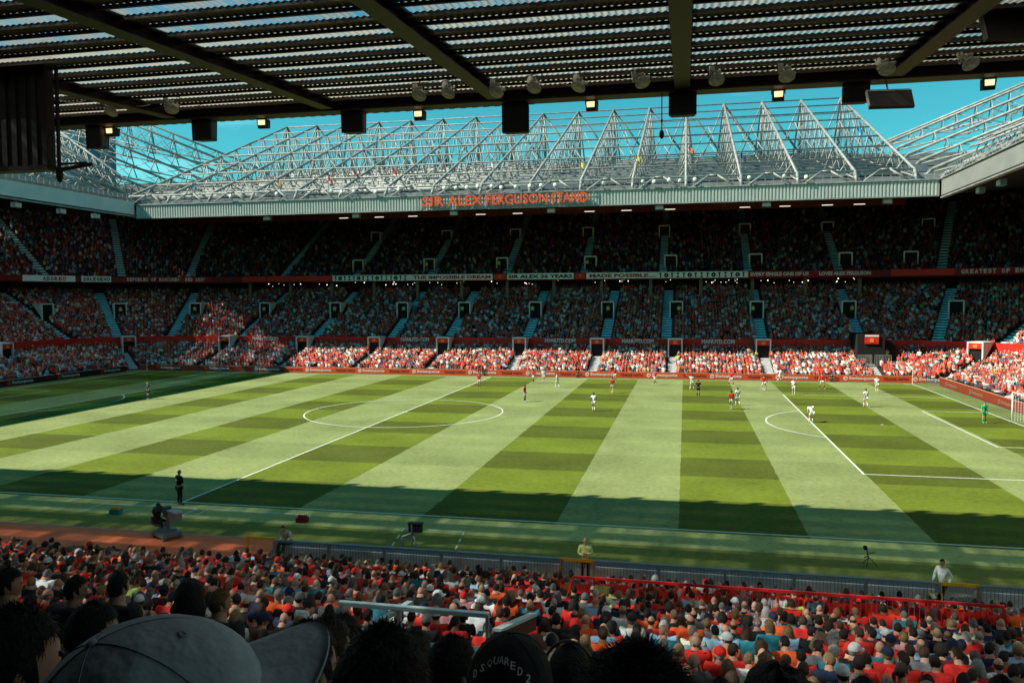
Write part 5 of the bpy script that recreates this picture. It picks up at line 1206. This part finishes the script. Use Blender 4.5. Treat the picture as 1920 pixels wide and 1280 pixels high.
# ------------------------------------------------------------------ near crowd
HCOL = {'dark': (.018,.012,.009), 'brown': (.06,.032,.018), 'grey': (.15,.145,.13), 'white-haired': (.34,.33,.30), 'fair': (.24,.14,.06), 'ginger': (.20,.07,.025)}
SCOL = {'red': (.62,.02,.012), 'orange-red': (.75,.09,.015), 'white': (.60,.60,.58), 'black': (.012,.012,.013), 'navy': (.012,.02,.05), 'grey': (.14,.14,.14), 'pale blue': (.22,.36,.48), 'teal': (.015,.16,.20), 'pink': (.45,.18,.20), 'maroon': (.10,.012,.015), 'cream': (.50,.45,.32), 'brown': (.09,.05,.03), 'yellow-green': (.4,.5,.12)}
SN = list(SCOL); SWT = np.array([.31,.08,.09,.13,.08,.07,.07,.04,.03,.05,.02,.04,.01]); SWT /= SWT.sum()
def pick():
    sh = SN[N.choice(len(SN), p=SWT)]; u = N.rand()
    cap = None; hk = N.choice(['short', 'crop', 'ring', 'long', 'pony', 'curly', 'bob', 'none'], p=[.46,.10,.12,.10,.05,.05,.04,.08])
    hc = N.choice(['dark', 'brown', 'grey', 'white-haired', 'fair', 'ginger'], p=[.34,.33,.14,.06,.11,.02])
    if hk == 'ring': hc = N.choice(['grey', 'brown', 'white-haired'])
    if N.rand() < .09: cap = N.choice(['black', 'navy', 'red', 'white', 'grey']); hk = 'short'
    return sh, hk, hc, cap
SK = [(.46,.22,.13), (.50,.27,.17), (.40,.18,.10), (.54,.30,.20), (.16,.075,.04)]
inview = lambda p, mg=60: (lambda q: -mg < q[0] < 1920 + mg and q[1] < 1330)(project(p))
slots = []
for ri, y in enumerate(rows_near[:24]):
    z = NZ(y - .4); a0 = N.uniform(0, .5)
    for i in range(260):
        x = -20 + a0 + .53 * i
        P = (x, y - .42, z + 1.2)
        if not inview(P): continue
        if N.rand() < .05: continue
        px, py = project(P)
        if y > -45.4 and x < 9.5: continue                      # red track and low wall
        if y > -43.9 and 20.7 < x < 22.6: continue
        if -49.0 < y - .42 < -46.9 and 21.9 < x < 36.3: continue
        if -60.6 < y < -57.6 and 19.6 < x < 22.8: continue      # counter platform
        if y < -60.4 and x < 22.9: continue                     # press desks
        slots.append((x, y - .42, z, px, py, ri))
slots.sort(key=lambda s: (Vector((s[0], s[1], s[2] + 1.2)) - Vector(CAM)).length)
NIND = 262
ind, rest = slots[:NIND], slots[NIND:]
byrow = {}
for s in ind: byrow.setdefault(s[5], []).append(s)
rowsorted = sorted(byrow, reverse=True); used = {}
for rk, ri in enumerate(rowsorted):
    for j, s in enumerate(sorted(byrow[ri], key=lambda q: q[0])):
        sh, hk, hc, cap = pick(); x, y, z = s[0] + N.uniform(-.06, .06), s[1] + N.uniform(-.07, .07), s[2]
        yaw = float(N.choice([0, 0, .35, -.35, .9, -.9])); kind = str(N.choice(['seat', 'seat_lean', 'seat_fold', 'seat_face'], p=[.4,.3,.2,.1])); lg = bool(N.rand() < .3)
        sk = SK[N.choice(5, p=[.33,.27,.2,.14,.06])]
        look = ('bald' if hk == 'none' else ('balding ' + (hc if hc != 'white-haired' else 'white') + '-haired') if hk == 'ring' else ('white-haired' if hc == 'white-haired' else hc + '-haired')) if not cap else cap + '-capped'
        lab = '%s spectator in %s top, %s from left, %s row from photo bottom' % (look, sh, ords[min(j, len(ords)-1)], ords[rk])
        person((x, y, z), N.uniform(-.15, .15), kind, lab[0].upper() + lab[1:], 'seated spectators in the nearest rows', skinc=sk, shirt=np.clip(np.array(SCOL[sh]) * N.uniform(.8, 1.15), 0, 1), bott=(.03,.035,.05), hair=None if hk == 'none' else str(hk), hairc=np.array(HCOL[hc]) * N.uniform(.8, 1.2), yaw=yaw, cap=SCOL.get(cap) if cap else None, strands=260 if hk != 'ring' else 60, long=lg, scale=float(N.uniform(.93, 1.05)))
# the rest of the near crowd as one object
def tri_arrays(me, grp):
    me.calc_loop_triangles(); v = np.empty(len(me.vertices) * 3); me.vertices.foreach_get('co', v); t = np.empty(len(me.loop_triangles) * 3, np.int32); me.loop_triangles.foreach_get('vertices', t)
    return v.reshape(-1, 3), t.reshape(-1, 3), np.full(len(me.vertices), grp)
TV = {}
def tmpl(kind, hk, cap, yaw):
    key = (kind, hk, bool(cap), yaw)
    if key in TV: return TV[key]
    M_ = figure_meshes(kind, 0, yaw); parts = [tri_arrays(M_['body'], 0), tri_arrays(M_['shirt'], 1), tri_arrays(M_['bottoms'], 3)]
    Rz = np.array(Matrix.Rotation(yaw, 3, 'Z'))
    hm = []
    if hk != 'none': hm.append((HC.setdefault(('lo', hk), hair_mesh(hk, (10, 8)).mesh('h', HAIR)), 2, 0))
    if cap: hm += [(CAPM, 4, .012), (BRIMM, 4, .012)]
    for me, g, dz in hm:
        v, t, gg = tri_arrays(me, g); v = v @ Rz.T + np.array(M_['hd']) + np.array([0, 0, dz]); parts.append((v, t, gg))
    V = np.concatenate([p[0] for p in parts]); G = np.concatenate([p[2] for p in parts]); F = []; k = 0
    for v, t, g in parts: F.append(t + k); k += len(v)
    TV[key] = (V, np.concatenate(F), G); return TV[key]
AV, AF, AC = [], [], []; k = 0
for s in rest:
    sh, hk, hc, cap = pick(); hk = {'pony': 'short', 'crop': 'short'}.get(hk, hk)
    V, F, G = tmpl(str(N.choice(['seat', 'seat_lean', 'seat_fold'])), str(hk), cap, float(N.choice([0, .35, -.35])))
    a = N.uniform(-.2, .2); c, si = math.cos(a), math.sin(a); sc = N.uniform(.92, 1.05)
    P = np.stack([V[:,0]*c - V[:,1]*si, V[:,0]*si + V[:,1]*c, V[:,2]], 1) * sc + np.array([s[0] + N.uniform(-.06,.06), s[1] + N.uniform(-.08,.08), s[2]])
    if sh not in ('white',) and s[1] > -50 and N.rand() < .25: sh = 'red'
    cols = np.array([SK[N.choice(5, p=[.33,.27,.2,.14,.06])], np.array(SCOL[sh]) * N.uniform(.8,1.2), np.array(HCOL[hc]) * N.uniform(.7,1.2), (.03,.035,.05), SCOL.get(cap, (0,0,0)) if cap else (0,0,0)])
    AV.append(P); AF.append(F + k); AC.append(cols[G]); k += len(V)
if AV:
    o = fast('near_crowd', np.concatenate(AV), np.concatenate(AF), np.concatenate(AC), CROWD); tag(o, 'seated near crowd seen from behind between the fence and the nearest rows', 'crowd', kind='stuff')
print('NEAR', len(ind), len(rest), 'tris', sum(len(a) for a in AF))
# distinct figures standing in the near crowd
def seated(x, y, z, lab, **kw): return person((x, y, z), kw.pop('rz', 0), kw.pop('kind', 'stand'), lab, **kw)
r = seated(22.3 - .6, -43.5, -.6, 'black-haired person wearing a white shirt numbered 38 beside the middle yellow gate', shirt=(.6,.6,.56), bott=DK, hairc=B_, scale=.93)
text('38', .26, .24, BK, 'shirt_number', None, (0,0,0)).parent = r; r.children[-1].location = (0, -.135, 1.14); r.children[-1].rotation_euler = (math.pi/2, 0, 0)
seated(8.6, -46.6, .25, 'dark-haired man in pale grey shirt standing at left below the yellow gate', shirt=(.30,.36,.42), bott=DK, rz=-.3)
seated(11.6, -45.3, -.1, 'man in white shirt leaning forward behind the left yellow gate', shirt=(.6,.6,.56), bott=DK, rz=-.9, kind='walk')
seated(5.6, -47.3, .35, 'steward in yellow vest standing in the left crowd', shirt=HV, bott=DK, rz=.4, hairc=(.2,.17,.13))
seated(33.2, -52.3, 1.1, 'spectator in green and yellow shirt in the right crowd', shirt=(.25,.5,.12), bott=DK, rz=0, kind='seat').location.z = NZ(-52.5)

# ------------------------------------------------------------------ foreground heads
def fg(x, y, z, lab, k=1.0, **kw):
    """spectator close to the camera; x, y, z is the top of the head"""
    M_ = pose('seat'); hd = M_['hd']
    sc = kw.pop('scale', 1.0); kw.setdefault('strands', 2500)
    rz = kw.pop('rz', 0.)
    off = Matrix.Rotation(rz, 3, 'Z') @ Vector((hd.x, hd.y, 0)) * sc
    return person((x - off.x, y - off.y, z - (hd.z + .125) * sc), rz, 'seat', lab, None, kw.pop('skinc', (.42,.23,.15)), kw.pop('shirt', (.02,.02,.022)), (.03,.03,.03), bottoms='trousers', scale=sc, **kw)
BLK = (.010, .008, .007)
fg(24.986, -69.518, 9.905, 'large round black-haired head at bottom left of centre', hair='short', hairc=(.014,.010,.008), strands=9000, hk=1.4, scale=1.0)
fg(25.446, -69.521, 9.885, 'large head with messy spiky black hair at the bottom right of centre', hair='spiky', hairc=(.014,.010,.008), strands=14000, hk=.8, scale=1.05)
fg(24.089, -69.410, 9.839, 'black-haired person with lit ear and cheek at the bottom left corner', hair='short', hairc=BLK, strands=5000, yaw=-.55, skinc=(.45,.22,.16))
fg(23.219, -68.141, 9.307, 'dark-haired man looking right behind the grey cap, at left', hair='short', hairc=BLK, yaw=-.8)
fg(24.461, -68.780, 9.583, 'brown-haired person with a lit ear right of the grey cap brim', hair='short', hairc=(.03,.018,.012), yaw=-.4, skinc=(.5,.28,.22), strands=4000)
fg(24.259, -68.221, 9.363, 'brown-haired man between grey cap brim and the large black head', hair='short', hairc=(.05,.028,.018), yaw=-.5)
fg(25.120, -68.038, 9.267, 'dark-skinned man wearing headphones right of the lettered black cap', hair='crop', hairc=BLK, skinc=(.09,.045,.03))
fg(25.285, -68.307, 9.363, 'black-haired head behind the messy spiky hair', hair='short', hairc=BLK)
fg(25.801, -68.398, 9.36, 'round black hood top at the bottom edge right of the spiky hair', hair='hood', hairc=BLK, strands=0, k=.4)
fg(21.249, -66.545, 8.786, 'man looking right at the left edge with reddish cheek', hair='short', hairc=BLK, yaw=-.9, skinc=(.40,.18,.12), scale=.86)
fg(21.192, -65.452, 8.375, 'black-haired press worker with chin on hand at left', hair='short', hairc=BLK, yaw=-.3, scale=.86)
fg(22.577, -66.565, 8.800, 'person in a dark hood with faint print at left', hair='hood', hairc=(.012,.010,.010), strands=0, shirt=(.015,.013,.013), hk=.5, scale=.86)
fg(22.026, -65.380, 8.282, 'fair-haired person with neat side hair at the press desks', hair='short', hairc=(.20,.11,.05), yaw=-.8, scale=.86)
fg(24.702, -68.130, 9.293, 'black-haired head directly left of the lettered black cap', hair='short', hairc=BLK, yaw=-.6)
fg(24.025, -67.570, 9.072, 'dark brown head partly behind the large round black head', hair='bob', hairc=(.03,.02,.014))
fg(25.685, -67.226, 8.80, 'dark-haired head at the bottom edge below the orange shirt', hair='short', hairc=(.04,.026,.02))
fg(20.865, -65.524, 8.355, 'man with glasses looking right beside the left desks', hair='short', hairc=BLK, yaw=-.9, scale=.86)
fg(20.3, -65.573, 8.365, 'black-haired man at the far left desk looking down', hair='short', hairc=BLK, yaw=-.6, scale=.86)
fg(26.515, -66.148, 8.38, 'large dark brown head at the bottom edge, right part of the photo', hair='short', hairc=(.03,.02,.015))
fg(26.95, -65.781, 8.24, 'large bald-crowned head at the bottom edge, right part', hair='ring', hairc=(.03,.02,.015), skinc=(.30,.16,.11), strands=300)
fg(27.469, -65.444, 8.15, 'black-haired head in the bottom right corner', hair='short', hairc=BLK)
fg(24.742, -67.824, 9.05, 'grey-streaked hair with a hairband at the bottom left of the lettered cap', hair='bob', hairc=(.07,.055,.045))
fg(24.144, -66.947, 8.761, 'wavy brown hair above the black heads near the white desk', hair='curly', hairc=(.05,.03,.018), hk=.6)
# headphones
r = bpy.data.objects.new('headphones', None); COL.objects.link(r); r.location = (25.12, -68.04, 9.14); tag(r, 'pale headphone band over the dark-skinned man\'s head', 'headphones')
b = MB(); n = 14
for i in range(n):
    a, c = math.pi * i / n, math.pi * (i + 1) / n; b.tube((.1 * math.cos(a), 0, .14 * math.sin(a)), (.1 * math.cos(c), 0, .14 * math.sin(c)), .006, 6)
link('band', b.mesh('band', mat('band_pale', (.2, .17, .14), .4)), r); b = MB()
for s in (-1, 1): b.ball((s * .098, 0, -.01), (.022, .04, .045), 10, 8)
link('ear_cushion', b.mesh('ear_cushion', BLACK, smooth=True), r)
# black cap with white lettering
r = fg(25.130, -69.089, 9.725, 'black cap with arched white lettering worn by the person at bottom centre', hair='crop', hairc=BLK, strands=0, shirt=(.01,.01,.01))
hd = pose('seat')['hd']
def capset(r, col, yaw, sc=1.0, pitch=0):
    o = link('cap', cap_mesh(True).mesh('cap', CLOTH, smooth=True), r, hd + Vector((0, 0, .008)), (pitch, 0, yaw), (sc,)*3); o.color = C4(col)
    w = link('cap_brim', brim_mesh(True).mesh('cap_brim', CLOTH, smooth=True), r, hd + Vector((0, 0, .008)), (pitch, 0, yaw), (sc,)*3); w.color = C4(col)
    b = MB()      # raised seams between the panels, eyelets, strap edge
    for q in range(6):
        a = math.pi / 6 + q * math.pi / 3; pr = None
        for i in range(13):
            ph = math.pi / 2 * i / 12
            if q in (4,) and ph > .85: break
            sq = 1 + .04 * math.sin(ph) ** 2; p = Vector((.0945 * math.sin(ph) * math.cos(a) * sq, .1125 * math.sin(ph) * math.sin(a) * sq, .1185 * math.cos(ph) + .015))
            if pr is not None: b.tube(pr, p, .0007, 4, cap=False)
            pr = p
    for q in range(6):
        a = q * math.pi / 3; ph = .72; p = Vector((.096 * math.sin(ph) * math.cos(a), .114 * math.sin(ph) * math.sin(a), .12 * math.cos(ph) + .015)); n_ = Vector((p.x / .096 ** 2, p.y / .114 ** 2, (p.z - .015) / .12 ** 2)).normalized()
        qm = n_.to_track_quat('Z', 'Y').to_matrix().to_4x4(); b.lathe([(.002, 0), (.0026, .001), (.0042, .0008), (.0046, 0)], p, 12, 0, qm)
    pr = None
    for i in range(15):
        t = math.pi * i / 14; x, z = .054 * math.cos(t), .01 + .054 * math.sin(t); zz = (z - .015) / .118; y = -.115 * math.sqrt(max(0, 1 - (x / .098) ** 2 - zz ** 2)); p = Vector((x, y, z))
        if pr is not None: b.tube(pr, p, .0018, 5, cap=False)
        pr = p
    o2 = link('cap_seam', b.mesh('cap_seam', CLOTH, smooth=True), r, hd + Vector((0, 0, .008)), (pitch, 0, yaw), (sc,)*3); o2.color = C4(np.array(col) * .8); o2['kind'] = 'stuff'
    return o
capset(r, (.010, .010, .010), 0, 1.02)
for i, chh in enumerate('DSQUARED2'):
    a = (i - 4) * .155; zz = .106 - .034 * (a / .62) ** 2; q = (zz - .015) / .12; rad = math.sqrt(1 - q * q)
    x = .0985 * rad * math.sin(a * 1.15); y = -.118 * rad * math.cos(a * 1.15)
    o = text(chh, .011, .017, mat('cap_print', (.75, .75, .75), .7), 'letter', None, (0, 0, 0), depth=.001, bold=.0); o.parent = r
    nrm = Vector((x / .0985 ** 2, y / .118 ** 2, (zz - .015) / .12 ** 2)).normalized(); uu = Vector((0, 0, 1)); uu = (uu - nrm * uu.dot(nrm)).normalized(); rr3 = uu.cross(nrm)
    tw = -a * .75; r4 = rr3 * math.cos(tw) + uu * math.sin(tw); u4 = uu * math.cos(tw) - rr3 * math.sin(tw)
    mm = Matrix((r4, u4, nrm)).transposed().to_4x4(); mm.translation = Vector((x, y, zz + .008)) + hd + nrm * .005 - u4 * .008
    o.matrix_local = mm
# grey cap closest to the camera
r = fg(24.993, -70.149, 10.165, 'large plain grey baseball cap with round brim closest to the camera', hair='crop', hairc=BLK, strands=0, shirt=(.06,.04,.045), yaw=0, rz=math.radians(-40), k=1)
capset(r, (.34, .36, .40), 0, 1.07, .42)
